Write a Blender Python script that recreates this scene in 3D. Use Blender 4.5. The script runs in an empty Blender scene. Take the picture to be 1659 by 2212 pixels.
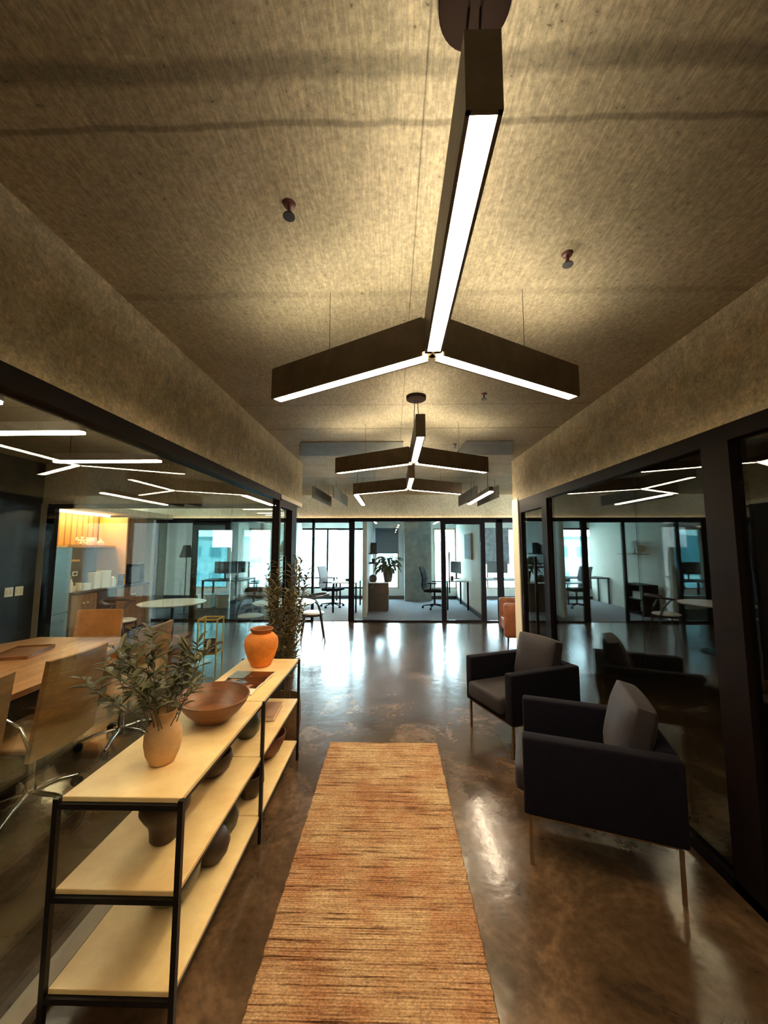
import bpy, bmesh, math, random
from mathutils import Vector, Matrix, Euler
PI = math.pi
sc = bpy.context.scene
C = sc.collection
random.seed(4)

# ------------------------------------------------------------------ materials
def new_mat(name):
    m = bpy.data.materials.new(name); m.use_nodes = True
    nt = m.node_tree; nt.nodes.clear()
    out = nt.nodes.new('ShaderNodeOutputMaterial')
    return m, nt, out

def mat(name, col, rough=0.5, metal=0.0, var=0.0, vscale=6.0, stretch=(1, 1, 1), bump=0.0, bscale=60.0, spec=0.5, col2=None, sheen=0.0, rvar=0.0, bdist=0.005):
    m, nt, out = new_mat(name)
    b = nt.nodes.new('ShaderNodeBsdfPrincipled')
    nt.links.new(b.outputs[0], out.inputs[0])
    b.inputs['Base Color'].default_value = (*col, 1)
    b.inputs['Roughness'].default_value = rough
    b.inputs['Metallic'].default_value = metal
    b.inputs['Specular IOR Level'].default_value = spec
    if sheen:
        b.inputs['Sheen Weight'].default_value = sheen
    tc = nt.nodes.new('ShaderNodeTexCoord')
    mp = nt.nodes.new('ShaderNodeMapping'); mp.inputs['Scale'].default_value = stretch
    nt.links.new(tc.outputs['Object'], mp.inputs[0])
    if var or col2 or rvar:
        n = nt.nodes.new('ShaderNodeTexNoise'); n.inputs['Scale'].default_value = vscale; n.inputs['Detail'].default_value = 6
        n.inputs['Roughness'].default_value = 0.62
        nt.links.new(mp.outputs[0], n.inputs['Vector'])
        r = nt.nodes.new('ShaderNodeValToRGB')
        c2 = col2 or tuple(c * (1 - var) for c in col)
        c1 = col if col2 else tuple(min(1, c * (1 + var * .6)) for c in col)
        r.color_ramp.elements[0].position = .32; r.color_ramp.elements[1].position = .68
        r.color_ramp.elements[0].color = (*c2, 1); r.color_ramp.elements[1].color = (*c1, 1)
        nt.links.new(n.outputs['Fac'], r.inputs[0]); nt.links.new(r.outputs[0], b.inputs['Base Color'])
        if rvar:
            mr = nt.nodes.new('ShaderNodeMapRange'); mr.inputs[3].default_value = max(0, rough - rvar); mr.inputs[4].default_value = rough + rvar
            nt.links.new(n.outputs['Fac'], mr.inputs[0]); nt.links.new(mr.outputs[0], b.inputs['Roughness'])
    if bump:
        n2 = nt.nodes.new('ShaderNodeTexNoise'); n2.inputs['Scale'].default_value = bscale; n2.inputs['Detail'].default_value = 4
        nt.links.new(mp.outputs[0], n2.inputs['Vector'])
        bp = nt.nodes.new('ShaderNodeBump'); bp.inputs['Strength'].default_value = bump; bp.inputs['Distance'].default_value = bdist
        nt.links.new(n2.outputs['Fac'], bp.inputs['Height']); nt.links.new(bp.outputs[0], b.inputs['Normal'])
    return m

def emis(name, col, s):
    m, nt, out = new_mat(name)
    e = nt.nodes.new('ShaderNodeEmission'); e.inputs[0].default_value = (*col, 1); e.inputs[1].default_value = s
    nt.links.new(e.outputs[0], out.inputs[0])
    return m

def glass(name, tint, f0=0.05, k=1.0):
    m, nt, out = new_mat(name)
    N = nt.nodes.new
    g = N('ShaderNodeNewGeometry')
    d = N('ShaderNodeVectorMath'); d.operation = 'DOT_PRODUCT'
    nt.links.new(g.outputs['Normal'], d.inputs[0]); nt.links.new(g.outputs['Incoming'], d.inputs[1])
    a = N('ShaderNodeMath'); a.operation = 'ABSOLUTE'; nt.links.new(d.outputs['Value'], a.inputs[0])
    s = N('ShaderNodeMath'); s.operation = 'SUBTRACT'; s.inputs[0].default_value = 1; nt.links.new(a.outputs[0], s.inputs[1])
    p = N('ShaderNodeMath'); p.operation = 'POWER'; p.inputs[1].default_value = 5; nt.links.new(s.outputs[0], p.inputs[0])
    ma = N('ShaderNodeMath'); ma.operation = 'MULTIPLY_ADD'; ma.inputs[1].default_value = (1 - f0) * k; ma.inputs[2].default_value = f0 * k
    nt.links.new(p.outputs[0], ma.inputs[0])
    t = N('ShaderNodeBsdfTransparent'); t.inputs[0].default_value = (*tint, 1)
    gl = N('ShaderNodeBsdfGlossy'); gl.inputs['Roughness'].default_value = 0.0; gl.inputs[0].default_value = (.95, 1, 1, 1)
    mx = N('ShaderNodeMixShader')
    nt.links.new(ma.outputs[0], mx.inputs[0]); nt.links.new(t.outputs[0], mx.inputs[1]); nt.links.new(gl.outputs[0], mx.inputs[2])
    nt.links.new(mx.outputs[0], out.inputs[0])
    return m

def concrete_ceiling(name='ceiling_concrete', joints=True, gain=1.0):
    """board-marked, scratched tan concrete with pour joints across the slab"""
    m, nt, out = new_mat(name)
    N = nt.nodes.new; L = nt.links.new
    b = N('ShaderNodeBsdfPrincipled'); L(b.outputs[0], out.inputs[0]); b.inputs['Roughness'].default_value = .75
    b.inputs['Specular IOR Level'].default_value = .25
    tc = N('ShaderNodeTexCoord')
    def noise(scale, detail, stretch, rot=0, rough=.6):
        mp = N('ShaderNodeMapping'); mp.inputs['Scale'].default_value = stretch; mp.inputs['Rotation'].default_value = (0, 0, rot)
        n = N('ShaderNodeTexNoise'); n.inputs['Scale'].default_value = scale; n.inputs['Detail'].default_value = detail; n.inputs['Roughness'].default_value = rough
        L(tc.outputs['Object'], mp.inputs[0]); L(mp.outputs[0], n.inputs['Vector']); return n.outputs['Fac']
    def ramp(f, stops):
        r = N('ShaderNodeValToRGB'); els = r.color_ramp.elements
        while len(els) < len(stops): els.new(.5)
        for e, (p, c) in zip(els, stops): e.position = p; e.color = (*c, 1)
        L(f, r.inputs[0]); return r.outputs[0]
    def mul(a, bb, f=1.0, mode='MULTIPLY'):
        x = N('ShaderNodeMix'); x.data_type = 'RGBA'; x.blend_type = mode; x.inputs[0].default_value = f
        L(a, x.inputs[6]); L(bb, x.inputs[7]); return x.outputs[2]
    base = ramp(noise(1.6, 8, (1, 1, 1)), [(.25, tuple(gain * v for v in (.32, .28, .185))), (.5, tuple(gain * v for v in (.44, .385, .27))), (.75, tuple(gain * v for v in (.54, .465, .34)))])
    fine = ramp(noise(55, 10, (1, 1, 1), 0, .8), [(.36, (.55, .55, .52)), (.6, (1.15, 1.12, 1.05))])
    scr = ramp(noise(11, 8, (13, 1, 1), -.55, .85), [(.40, (.62, .62, .60)), (.54, (1, 1, 1)), (.64, (1.6, 1.5, 1.25))])
    scr2 = ramp(noise(16, 8, (9, 1, 1), .35, .85), [(.38, (.7, .7, .68)), (.52, (1, 1, 1)), (.66, (1.3, 1.25, 1.1))])
    pits = ramp(noise(55, 2, (1, 1, 1)), [(.24, (.3, .28, .25)), (.28, (1, 1, 1))])
    c = mul(base, fine, .8); c = mul(c, scr, .6); c = mul(c, scr2, .6); c = mul(c, pits, .7)
    # pour joints and the darker form bands running across (constant y), wavering slightly
    sx = N('ShaderNodeSeparateXYZ'); L(tc.outputs['Object'], sx.inputs[0])
    wob = noise(2.5, 3, (1, 1, 1))
    yy = N('ShaderNodeMath'); yy.operation = 'MULTIPLY_ADD'; L(wob, yy.inputs[0]); yy.inputs[1].default_value = .05; L(sx.outputs['Y'], yy.inputs[2])
    for (yc, w, dk) in ((.80, .035, .62), (.925, .012, .6), (1.62, .03, .82), (2.96, .012, .7), (3.58, .02, .65), (4.2, .015, .75), (5.2, .02, .75), (6.2, .03, .7)) if joints else ():
        a = N('ShaderNodeMath'); a.operation = 'SUBTRACT'; L(yy.outputs[0], a.inputs[0]); a.inputs[1].default_value = yc + .025
        ab = N('ShaderNodeMath'); ab.operation = 'ABSOLUTE'; L(a.outputs[0], ab.inputs[0])
        mr = N('ShaderNodeMapRange'); L(ab.outputs[0], mr.inputs[0]); mr.inputs[1].default_value = w * .4; mr.inputs[2].default_value = w
        mr.inputs[3].default_value = dk; mr.inputs[4].default_value = 1
        cc = N('ShaderNodeCombineColor'); [L(mr.outputs[0], cc.inputs[i]) for i in range(3)]
        c = mul(c, cc.outputs[0])
    # long seam along the corridor
    a = N('ShaderNodeMath'); a.operation = 'SUBTRACT'; L(sx.outputs['X'], a.inputs[0]); a.inputs[1].default_value = .085
    ab = N('ShaderNodeMath'); ab.operation = 'ABSOLUTE'; L(a.outputs[0], ab.inputs[0])
    mr = N('ShaderNodeMapRange'); L(ab.outputs[0], mr.inputs[0]); mr.inputs[1].default_value = .001; mr.inputs[2].default_value = .004; mr.inputs[3].default_value = .5; mr.inputs[4].default_value = 1
    cc = N('ShaderNodeCombineColor'); [L(mr.outputs[0], cc.inputs[i]) for i in range(3)]
    c = mul(c, cc.outputs[0])
    L(c, b.inputs['Base Color'])
    bp = N('ShaderNodeBump'); bp.inputs['Strength'].default_value = .35; bp.inputs['Distance'].default_value = .01
    L(noise(24, 8, (1, 1, 1), 0, .7), bp.inputs['Height']); L(bp.outputs[0], b.inputs['Normal'])
    return m

def polished_floor():
    m, nt, out = new_mat('polished_concrete')
    N = nt.nodes.new; L = nt.links.new
    b = N('ShaderNodeBsdfPrincipled'); L(b.outputs[0], out.inputs[0])
    b.inputs['Specular IOR Level'].default_value = .5
    b.inputs['Coat Weight'].default_value = .35; b.inputs['Coat Roughness'].default_value = .12
    tc = N('ShaderNodeTexCoord')
    n = N('ShaderNodeTexNoise'); n.inputs['Scale'].default_value = 2.4; n.inputs['Detail'].default_value = 9; n.inputs['Roughness'].default_value = .68; n.inputs['Distortion'].default_value = .6
    L(tc.outputs['Object'], n.inputs['Vector'])
    r = N('ShaderNodeValToRGB'); e = r.color_ramp.elements
    e[0].position = .3; e[0].color = (.03, .018, .010, 1); e[1].position = .72; e[1].color = (.19, .115, .062, 1)
    x = e.new(.52); x.color = (.085, .05, .028, 1)
    L(n.outputs['Fac'], r.inputs[0])
    n3 = N('ShaderNodeTexNoise'); n3.inputs['Scale'].default_value = 30; n3.inputs['Detail'].default_value = 6
    L(tc.outputs['Object'], n3.inputs['Vector'])
    mx = N('ShaderNodeMix'); mx.data_type = 'RGBA'; mx.blend_type = 'OVERLAY'; mx.inputs[0].default_value = .5
    L(r.outputs[0], mx.inputs[6]); L(n3.outputs['Fac'], mx.inputs[7]); L(mx.outputs[2], b.inputs['Base Color'])
    mr = N('ShaderNodeMapRange'); mr.inputs[3].default_value = .10; mr.inputs[4].default_value = .34
    L(n.outputs['Fac'], mr.inputs[0]); L(mr.outputs[0], b.inputs['Roughness'])
    n2 = N('ShaderNodeTexNoise'); n2.inputs['Scale'].default_value = 9; n2.inputs['Detail'].default_value = 4
    L(tc.outputs['Object'], n2.inputs['Vector'])
    bp = N('ShaderNodeBump'); bp.inputs['Strength'].default_value = .16; bp.inputs['Distance'].default_value = .012
    L(n2.outputs['Fac'], bp.inputs['Height']); L(bp.outputs[0], b.inputs['Normal']); L(bp.outputs[0], b.inputs['Coat Normal'])
    return m

def rug_mat():
    m, nt, out = new_mat('woven_runner')
    N = nt.nodes.new; L = nt.links.new
    b = N('ShaderNodeBsdfPrincipled'); L(b.outputs[0], out.inputs[0]); b.inputs['Roughness'].default_value = .95; b.inputs['Specular IOR Level'].default_value = .1
    tc = N('ShaderNodeTexCoord')
    def noise(scale, stretch, d=5):
        mp = N('ShaderNodeMapping'); mp.inputs['Scale'].default_value = stretch
        n = N('ShaderNodeTexNoise'); n.inputs['Scale'].default_value = scale; n.inputs['Detail'].default_value = d; n.inputs['Roughness'].default_value = .75
        L(tc.outputs['Object'], mp.inputs[0]); L(mp.outputs[0], n.inputs['Vector']); return n.outputs['Fac']
    rows = noise(30, (.10, 3.0, 1), 8)
    r = N('ShaderNodeValToRGB'); e = r.color_ramp.elements
    e[0].position = .38; e[0].color = (.10, .045, .022, 1); e[1].position = .62; e[1].color = (.62, .45, .27, 1)
    x = e.new(.46); x.color = (.46, .30, .17, 1)
    L(rows, r.inputs[0])
    blot = N('ShaderNodeValToRGB'); e = blot.color_ramp.elements
    e[0].position = .40; e[0].color = (.70, .46, .38, 1); e[1].position = .62; e[1].color = (1, 1, 1, 1)
    L(noise(2.2, (1, 1, 1), 3), blot.inputs[0])
    gr = N('ShaderNodeValToRGB'); e = gr.color_ramp.elements
    e[0].position = .36; e[0].color = (.42, .38, .34, 1); e[1].position = .6; e[1].color = (1.2, 1.2, 1.15, 1)
    L(noise(110, (.8, 1.2, 1), 5), gr.inputs[0])
    m1 = N('ShaderNodeMix'); m1.data_type = 'RGBA'; m1.blend_type = 'MULTIPLY'; m1.inputs[0].default_value = .8
    L(r.outputs[0], m1.inputs[6]); L(blot.outputs[0], m1.inputs[7])
    m2 = N('ShaderNodeMix'); m2.data_type = 'RGBA'; m2.blend_type = 'MULTIPLY'; m2.inputs[0].default_value = .8
    L(m1.outputs[2], m2.inputs[6]); L(gr.outputs[0], m2.inputs[7]); L(m2.outputs[2], b.inputs['Base Color'])
    w = N('ShaderNodeTexWave'); w.bands_direction = 'Y'; w.inputs['Scale'].default_value = 30; w.inputs['Distortion'].default_value = 1.6; w.inputs['Detail'].default_value = 4; w.inputs['Detail Scale'].default_value = 3
    L(tc.outputs['Object'], w.inputs['Vector'])
    bp = N('ShaderNodeBump'); bp.inputs['Strength'].default_value = .6; bp.inputs['Distance'].default_value = .004
    L(w.outputs['Fac'], bp.inputs['Height']); L(bp.outputs[0], b.inputs['Normal'])
    return m

def plank_mat(name, c1, c2, freq):
    m, nt, out = new_mat(name)
    N = nt.nodes.new; L = nt.links.new
    b = N('ShaderNodeBsdfPrincipled'); L(b.outputs[0], out.inputs[0]); b.inputs['Roughness'].default_value = .5
    tc = N('ShaderNodeTexCoord')
    w = N('ShaderNodeTexWave'); w.bands_direction = 'Y'; w.inputs['Scale'].default_value = freq; w.inputs['Distortion'].default_value = .15
    L(tc.outputs['Object'], w.inputs['Vector'])
    r = N('ShaderNodeValToRGB'); e = r.color_ramp.elements
    e[0].position = .04; e[0].color = (*c2, 1); e[1].position = .16; e[1].color = (*c1, 1)
    L(w.outputs['Fac'], r.inputs[0]); L(r.outputs[0], b.inputs['Base Color'])
    return m

def photo_page():
    """printed photograph on the magazine spread: dark scene with a glowing bank"""
    m, nt, out = new_mat('printed_page')
    N = nt.nodes.new; L = nt.links.new
    b = N('ShaderNodeBsdfPrincipled'); L(b.outputs[0], out.inputs[0]); b.inputs['Roughness'].default_value = .2
    tc = N('ShaderNodeTexCoord')
    n = N('ShaderNodeTexNoise'); n.inputs['Scale'].default_value = 9; n.inputs['Detail'].default_value = 8; n.inputs['Distortion'].default_value = 1.2
    L(tc.outputs['Object'], n.inputs['Vector'])
    r = N('ShaderNodeValToRGB'); e = r.color_ramp.elements
    e[0].position = .42; e[0].color = (.018, .009, .006, 1); e[1].position = .72; e[1].color = (.6, .42, .3, 1)
    x = e.new(.56); x.color = (.10, .03, .012, 1)
    L(n.outputs['Fac'], r.inputs[0]); L(r.outputs[0], b.inputs['Base Color'])
    return m

M = {}
M['ceiling'] = concrete_ceiling()
M['upper_wall'] = concrete_ceiling('tan_plaster_brightened', False, 1.3)  # lighter copy of the ceiling concrete, making up for missing light there
M['floor'] = polished_floor()
M['rug'] = rug_mat()
M['page'] = photo_page()
M['wallpaint'] = mat('tan_wall_paint', (.46, .40, .29), .8, var=.22, vscale=14, bump=.2, bscale=50)
M['cream'] = mat('cream_wall_paint', (.74, .68, .55), .7, var=.06, vscale=3)
M['office_wall'] = mat('office_wall_paint', (.66, .66, .62), .7, var=.08, vscale=3)
M['dark_wall'] = mat('dark_glossy_wall', (.022, .024, .028), .32, var=.3, vscale=2)
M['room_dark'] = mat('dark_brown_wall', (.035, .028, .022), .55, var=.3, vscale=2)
M['black_frame'] = mat('black_aluminium', (.007, .004, .004), .55, spec=.08, var=.25, vscale=8)
M['jamb'] = mat('beige_jamb', (.42, .35, .26), .5, var=.1)
M['glass_left'] = glass('teal_tinted_glass', (.90, .95, .94), .045, 1.15)
M['glass_right'] = glass('right_side_glass', (.80, .84, .84), .055, 1.5)
M['glass_office'] = glass('office_glass', (.96, .985, .985), .04)
M['glass_dimmed'] = glass('cyan_dimmed_glass', (.20, .29, .30), .04)  # dark tint put in to tame the daylight of the leftmost windows
M['glass_win'] = glass('window_glass', (.93, .985, 1.0), .04)
M['lamp'] = emis('warm_diffuser', (1.0, .76, .44), 44)
M['lamp_far'] = emis('warm_diffuser_small', (1.0, .80, .56), 34)
M['added_uplight'] = emis('added_warm_uplight', (1.0, .86, .64), 14)
M['cove'] = emis('warm_cove', (1.0, .74, .48), 5)
M['strip'] = emis('cove_strip', (1.0, .74, .38), 26)
M['housing'] = mat('bronze_housing', (.13, .095, .065), .5, metal=.2, var=.3, vscale=12)
M['canopy'] = mat('dark_canopy', (.02, .012, .009), .9, spec=.05)
M['travertine'] = mat('cream_stone', (.88, .71, .38), .38, var=.14, vscale=5, stretch=(1, 1, 1), bump=.05, col2=(.72, .50, .24))
M['steel_black'] = mat('black_steel', (.012, .011, .013), .4, metal=.5)
M['terracotta'] = mat('orange_clay', (.74, .23, .03), .75, var=.3, vscale=9, bump=.3, bscale=40)
M['terra_rim'] = mat('dark_orange_clay', (.30, .09, .02), .7, var=.3, vscale=12)
M['bisque'] = mat('tan_clay', (.56, .34, .16), .8, var=.25, vscale=7, bump=.3, bscale=60)
M['wood_bowl'] = mat('brown_wood', (.20, .075, .025), .42, var=.5, vscale=5, stretch=(1, 1, 7), bump=.2, bscale=30)
M['dark_clay'] = mat('dark_clay', (.045, .025, .018), .5, var=.3, vscale=9)
M['greenglass'] = mat('smoky_ceramic', (.07, .075, .05), .25, var=.3)
M['paper'] = mat('paper_edge', (.72, .64, .50), .7)
M['book_cover'] = mat('pink_book_cover', (.42, .25, .17), .6, var=.1)
M['leaf'] = mat('olive_leaf', (.075, .08, .03), .5, var=.5, vscale=14)
M['leaf_dry'] = mat('dusty_leaf', (.15, .125, .055), .6, var=.5, vscale=14)
M['leaf_dark'] = mat('deep_green_leaf', (.02, .05, .018), .35, var=.4, vscale=10)
M['stem'] = mat('brown_stem', (.11, .075, .035), .7)
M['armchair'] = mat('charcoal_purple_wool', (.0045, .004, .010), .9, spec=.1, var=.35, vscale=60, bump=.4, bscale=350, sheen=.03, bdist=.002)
M['armchair_cushion'] = mat('charcoal_wool_highlit', (.019, .015, .022), .7, spec=.3, var=.3, vscale=60, bump=.4, bscale=350, sheen=.05, bdist=.002)  # lighter copy of the armchair wool, putting highlights into the cushion colour
M['brass_leg'] = mat('dull_brass', (.22, .14, .07), .38, metal=.85)
M['chrome'] = mat('chrome', (.75, .74, .72), .12, metal=1)
M['tan_leather'] = mat('tan_leather', (.50, .20, .05), .55, var=.25, vscale=8, bump=.2, bscale=80)
M['khaki_leather'] = mat('khaki_leather', (.30, .135, .04), .6, var=.35, vscale=6, stretch=(1, 1, 3), bump=.2, bscale=80)
M['brown_leather'] = mat('brown_leather', (.30, .10, .045), .5, var=.35, vscale=9, bump=.3, bscale=60)
M['table_wood'] = mat('walnut_table', (.42, .185, .07), .35, var=.35, vscale=3, stretch=(6, .7, 1))
M['white_top'] = mat('cream_laminate', (.82, .78, .68), .3)
M['chair_dark'] = mat('dark_brown_wood', (.028, .017, .012), .4, var=.3)
M['black_plastic'] = mat('black_plastic', (.010, .010, .012), .95, spec=.05)
M['grey_mesh'] = mat('grey_mesh', (.20, .17, .17), .7)
M['desk_white'] = mat('white_desktop', (.8, .8, .78), .35)
M['cab_brown'] = mat('dark_brown_cabinet', (.038, .023, .016), .6, spec=.2, var=.3, vscale=4, stretch=(1, 6, 1))
M['cab_wood'] = mat('kitchen_base_wood', (.30, .16, .075), .5, var=.3, vscale=4, stretch=(1, 5, 1))
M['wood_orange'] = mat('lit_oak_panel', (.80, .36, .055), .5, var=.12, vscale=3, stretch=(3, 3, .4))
M['planks'] = plank_mat('oak_planks', (.55, .30, .09), (.26, .13, .05), 2.6)
M['fridge'] = mat('brushed_steel', (.34, .42, .42), .32, metal=.7, var=.1, stretch=(1, 1, 12))
M['dark_stone'] = mat('dark_backsplash', (.05, .045, .045), .35, var=.4, vscale=5)
M['ceramic'] = mat('cream_ceramic', (.85, .76, .52), .4)
M['white_plastic'] = mat('white_plastic', (.86, .84, .78), .4)
M['carpet'] = mat('grey_carpet', (.17, .16, .17), .95, var=.5, vscale=60, bump=.4, bscale=200)
M['carpet_warm'] = mat('pinkish_carpet', (.30, .25, .235), .95, var=.5, vscale=60, bump=.4, bscale=200)
M['col'] = mat('grey_concrete_column', (.34, .345, .32), .8, var=.25, vscale=6)
M['blind'] = mat('blue_grey_blind', (.10, .14, .18), .8)
M['screen'] = mat('screen_grey', (.10, .11, .12), .3)
M['canvas'] = mat('grey_canvas', (.22, .25, .27), .8, var=.4, vscale=8)
M['oak'] = mat('oak_edge', (.42, .27, .15), .6)
M['red'] = mat('sprinkler_red', (.09, .02, .015), .4)
M['brass'] = mat('polished_brass', (.80, .48, .08), .45, metal=.6)
M['ext_wall'] = mat('pale_facade', (.55, .62, .62), .9, var=.1)
M['ext_dark'] = mat('pale_teal_hill', (.20, .36, .38), .9, var=.4, vscale=.3)
M['rail'] = mat('white_railing', (.75, .78, .78), .5)
M['rubble'] = mat('sphere_shade', (.72, .55, .32), .5)
M['shade'] = mat('white_shade', (.8, .8, .74), .6)
M['grey_panel'] = mat('grey_ceiling_panel', (.17, .16, .12), .8, var=.2, vscale=8)

# ------------------------------------------------------------------ mesh helpers
def BM(): return bmesh.new()
def box(bm, x0, x1, y0, y1, z0, z1, mx=None, bev=0):
    r = bmesh.ops.create_cube(bm, size=1)
    vs = r['verts']
    T = Matrix.Translation(((x0 + x1) / 2, (y0 + y1) / 2, (z0 + z1) / 2)) @ Matrix.Diagonal((abs(x1 - x0), abs(y1 - y0), abs(z1 - z0), 1))
    bmesh.ops.transform(bm, matrix=T, verts=vs)
    if bev:
        es = list({e for v in vs for e in v.link_edges})
        rb = bmesh.ops.bevel(bm, geom=es, offset=bev, segments=3, profile=.5, affect='EDGES')
        vs = list(set(v for v in vs if v.is_valid) | set(rb['verts']))
    if mx is not None:
        bmesh.ops.transform(bm, matrix=mx, verts=vs)
    return vs
def cyl(bm, p0, p1, r0, r1=None, n=12):
    p0 = Vector(p0); p1 = Vector(p1); r1 = r0 if r1 is None else r1
    d = p1 - p0; L = d.length
    r = bmesh.ops.create_cone(bm, cap_ends=True, segments=n, radius1=r0, radius2=r1, depth=L)
    q = d.to_track_quat('Z', 'Y').to_matrix().to_4x4()
    bmesh.ops.transform(bm, matrix=Matrix.Translation((p0 + p1) / 2) @ q, verts=r['verts'])
def bar(bm, p0, p1, w, h):
    """square bar between two points"""
    p0 = Vector(p0); p1 = Vector(p1); d = p1 - p0
    q = d.to_track_quat('Y', 'Z').to_matrix().to_4x4()
    box(bm, -w / 2, w / 2, -d.length / 2, d.length / 2, -h / 2, h / 2, Matrix.Translation((p0 + p1) / 2) @ q)
def tube(bm, pts, radii, n=8):
    """swept tube through points"""
    pts = [Vector(p) for p in pts]
    if not hasattr(radii, '__len__'): radii = [radii] * len(pts)
    rings = []
    ref = Vector((0, 0, 1))
    for i, p in enumerate(pts):
        d = (pts[min(i + 1, len(pts) - 1)] - pts[max(i - 1, 0)]).normalized()
        if abs(d.dot(ref)) > .97: a = Vector((1, 0, 0))
        else: a = ref
        u = d.cross(a).normalized(); v = d.cross(u).normalized()
        rings.append([bm.verts.new(p + (u * math.cos(2 * PI * k / n) + v * math.sin(2 * PI * k / n)) * radii[i]) for k in range(n)])
    for a, b2 in zip(rings, rings[1:]):
        # match start index
        best = min(range(n), key=lambda s: sum((a[k].co - b2[(k + s) % n].co).length for k in range(n)))
        for k in range(n):
            bm.faces.new((a[k], a[(k + 1) % n], b2[(k + 1 + best) % n], b2[(k + best) % n]))
    bm.faces.new(rings[0][::-1]); bm.faces.new(rings[-1])
    bmesh.ops.recalc_face_normals(bm, faces=bm.faces)
def lathe(bm, prof, n=40, sx=1, sy=1, c=(0, 0, 0)):
    rings = []
    for r, z in prof:
        if r < 1e-5: rings.append([bm.verts.new((c[0], c[1], c[2] + z))])
        else: rings.append([bm.verts.new((c[0] + r * sx * math.cos(2 * PI * k / n), c[1] + r * sy * math.sin(2 * PI * k / n), c[2] + z)) for k in range(n)])
    for a, b2 in zip(rings, rings[1:]):
        for k in range(n):
            k2 = (k + 1) % n
            if len(a) == 1 and len(b2) == 1: continue
            if len(a) == 1: bm.faces.new((a[0], b2[k], b2[k2]))
            elif len(b2) == 1: bm.faces.new((a[k], a[k2], b2[0]))
            else: bm.faces.new((a[k], a[k2], b2[k2], b2[k]))
    bmesh.ops.recalc_face_normals(bm, faces=bm.faces)
def prism(bm, pts, z0, z1):
    lo = [bm.verts.new((x, y, z0)) for x, y in pts]; hi = [bm.verts.new((x, y, z1)) for x, y in pts]
    n = len(pts)
    bm.faces.new(lo[::-1]); bm.faces.new(hi)
    for k in range(n): bm.faces.new((lo[k], lo[(k + 1) % n], hi[(k + 1) % n], hi[k]))
    bmesh.ops.recalc_face_normals(bm, faces=bm.faces)
def leaf(bm, base, d, length, width, droop=.3, fold=.25):
    base = Vector(base); d = Vector(d).normalized()
    side = d.cross(Vector((0, 0, 1)))
    if side.length < .1: side = Vector((1, 0, 0))
    side.normalize(); up = side.cross(d).normalized()
    prev = None
    for i, (t, w) in enumerate(((0, .08), (.3, .85), (.6, 1), (.85, .55), (1, .02))):
        c = base + d * length * t - Vector((0, 0, 1)) * droop * length * t * t
        l = bm.verts.new(c + side * width * w / 2 + up * fold * width * w)
        m_ = bm.verts.new(c)
        r = bm.verts.new(c - side * width * w / 2 + up * fold * width * w)
        if prev:
            bm.faces.new((prev[0], prev[1], m_, l)); bm.faces.new((prev[1], prev[2], r, m_))
        prev = (l, m_, r)

def obj(name, bm, m, parent=None, smooth=None, loc=None):
    me = bpy.data.meshes.new(name); bm.to_mesh(me); bm.free()
    me.materials.append(m)
    if smooth:
        for p in me.polygons: p.use_smooth = True
        try: me.set_sharp_from_angle(angle=math.radians(smooth))
        except Exception: pass
    o = bpy.data.objects.new(name, me); C.objects.link(o)
    if loc: o.location = loc
    if parent: o.parent = parent
    return o
def tag(o, label, cat, group=None, kind=None):
    o['label'] = label; o['category'] = cat
    if group: o['group'] = group
    if kind: o['kind'] = kind
    return o
def thing(name, label, cat, loc=(0, 0, 0), rz=0, group=None):
    o = bpy.data.objects.new(name, None); C.objects.link(o)
    o.empty_display_size = .1
    o.location = loc; o.rotation_euler = (0, 0, rz)
    return tag(o, label, cat, group)
def struct(name, bm, m, label=None, parent=None, smooth=None):
    o = obj(name, bm, m, parent, smooth)
    if parent is None:
        o['kind'] = 'structure'
        if label: o['label'] = label
    return o
def sempty(name, label=None):
    o = bpy.data.objects.new(name, None); C.objects.link(o); o['kind'] = 'structure'
    if label: o['label'] = label
    return o
def dup(root, loc, rz, label, group=None):
    r = root.copy(); C.objects.link(r); r.location = loc; r.rotation_euler = (0, 0, rz); r['label'] = label
    if group: r['group'] = group
    for ch in list(root.children):
        c = ch.copy(); C.objects.link(c); c.parent = r
        for g in list(ch.children):
            d = g.copy(); C.objects.link(d); d.parent = c
    return r

# ------------------------------------------------------------------ room shell
H2 = 2.19      # head of all the glazing
HC = 2.75      # corridor slab
XL, XR = -1.24, 1.60
b = BM(); box(b, -7.2, 8.2, -2.2, 8.36, -.1, 0); struct('floor', b, M['floor'], 'polished brown concrete floor of the corridor and lounge')
b = BM(); box(b, -7.2, 8.2, -2.2, 8.36, HC, HC + .15); struct('ceiling', b, M['ceiling'], 'scratched tan concrete slab ceiling over the corridor')
b = BM(); box(b, -7.2, 8.2, 8.36, 12.3, -.1, .004); struct('floor_offices', b, M['carpet'], 'grey carpet inside the far offices')
b = BM(); box(b, -2.9, -.66, 8.36, 11.9, .004, .008); struct('floor_left_office', b, M['carpet_warm'], 'pinkish grey carpet behind the open office door')
b = BM(); box(b, -7.2, 8.2, 8.36, 12.3, 2.42, 2.57); struct('ceiling_offices', b, M['office_wall'], 'pale ceiling inside the far offices')
b = BM(); box(b, XL - .1, XL, -2.1, 5.1, H2, HC); struct('wall_left', b, M['upper_wall'], 'tan wall band above the left glass wall')
b = BM(); box(b, XR, XR + .1, -2.1, 5.02, H2, HC); struct('wall_right', b, M['upper_wall'], 'tan wall band above the right glass wall')
b = BM(); box(b, -5.0, 4.7, -2.2, -2.1, 0, HC); struct('wall_rear', b, M['wallpaint'], 'tan wall behind the viewpoint')
b = BM(); box(b, -4.9, XL - .1, 5.04, 5.12, H2, HC); struct('wall_conference_back', b, M['upper_wall'], 'tan wall band above the glass at the back of the conference room')
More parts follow.
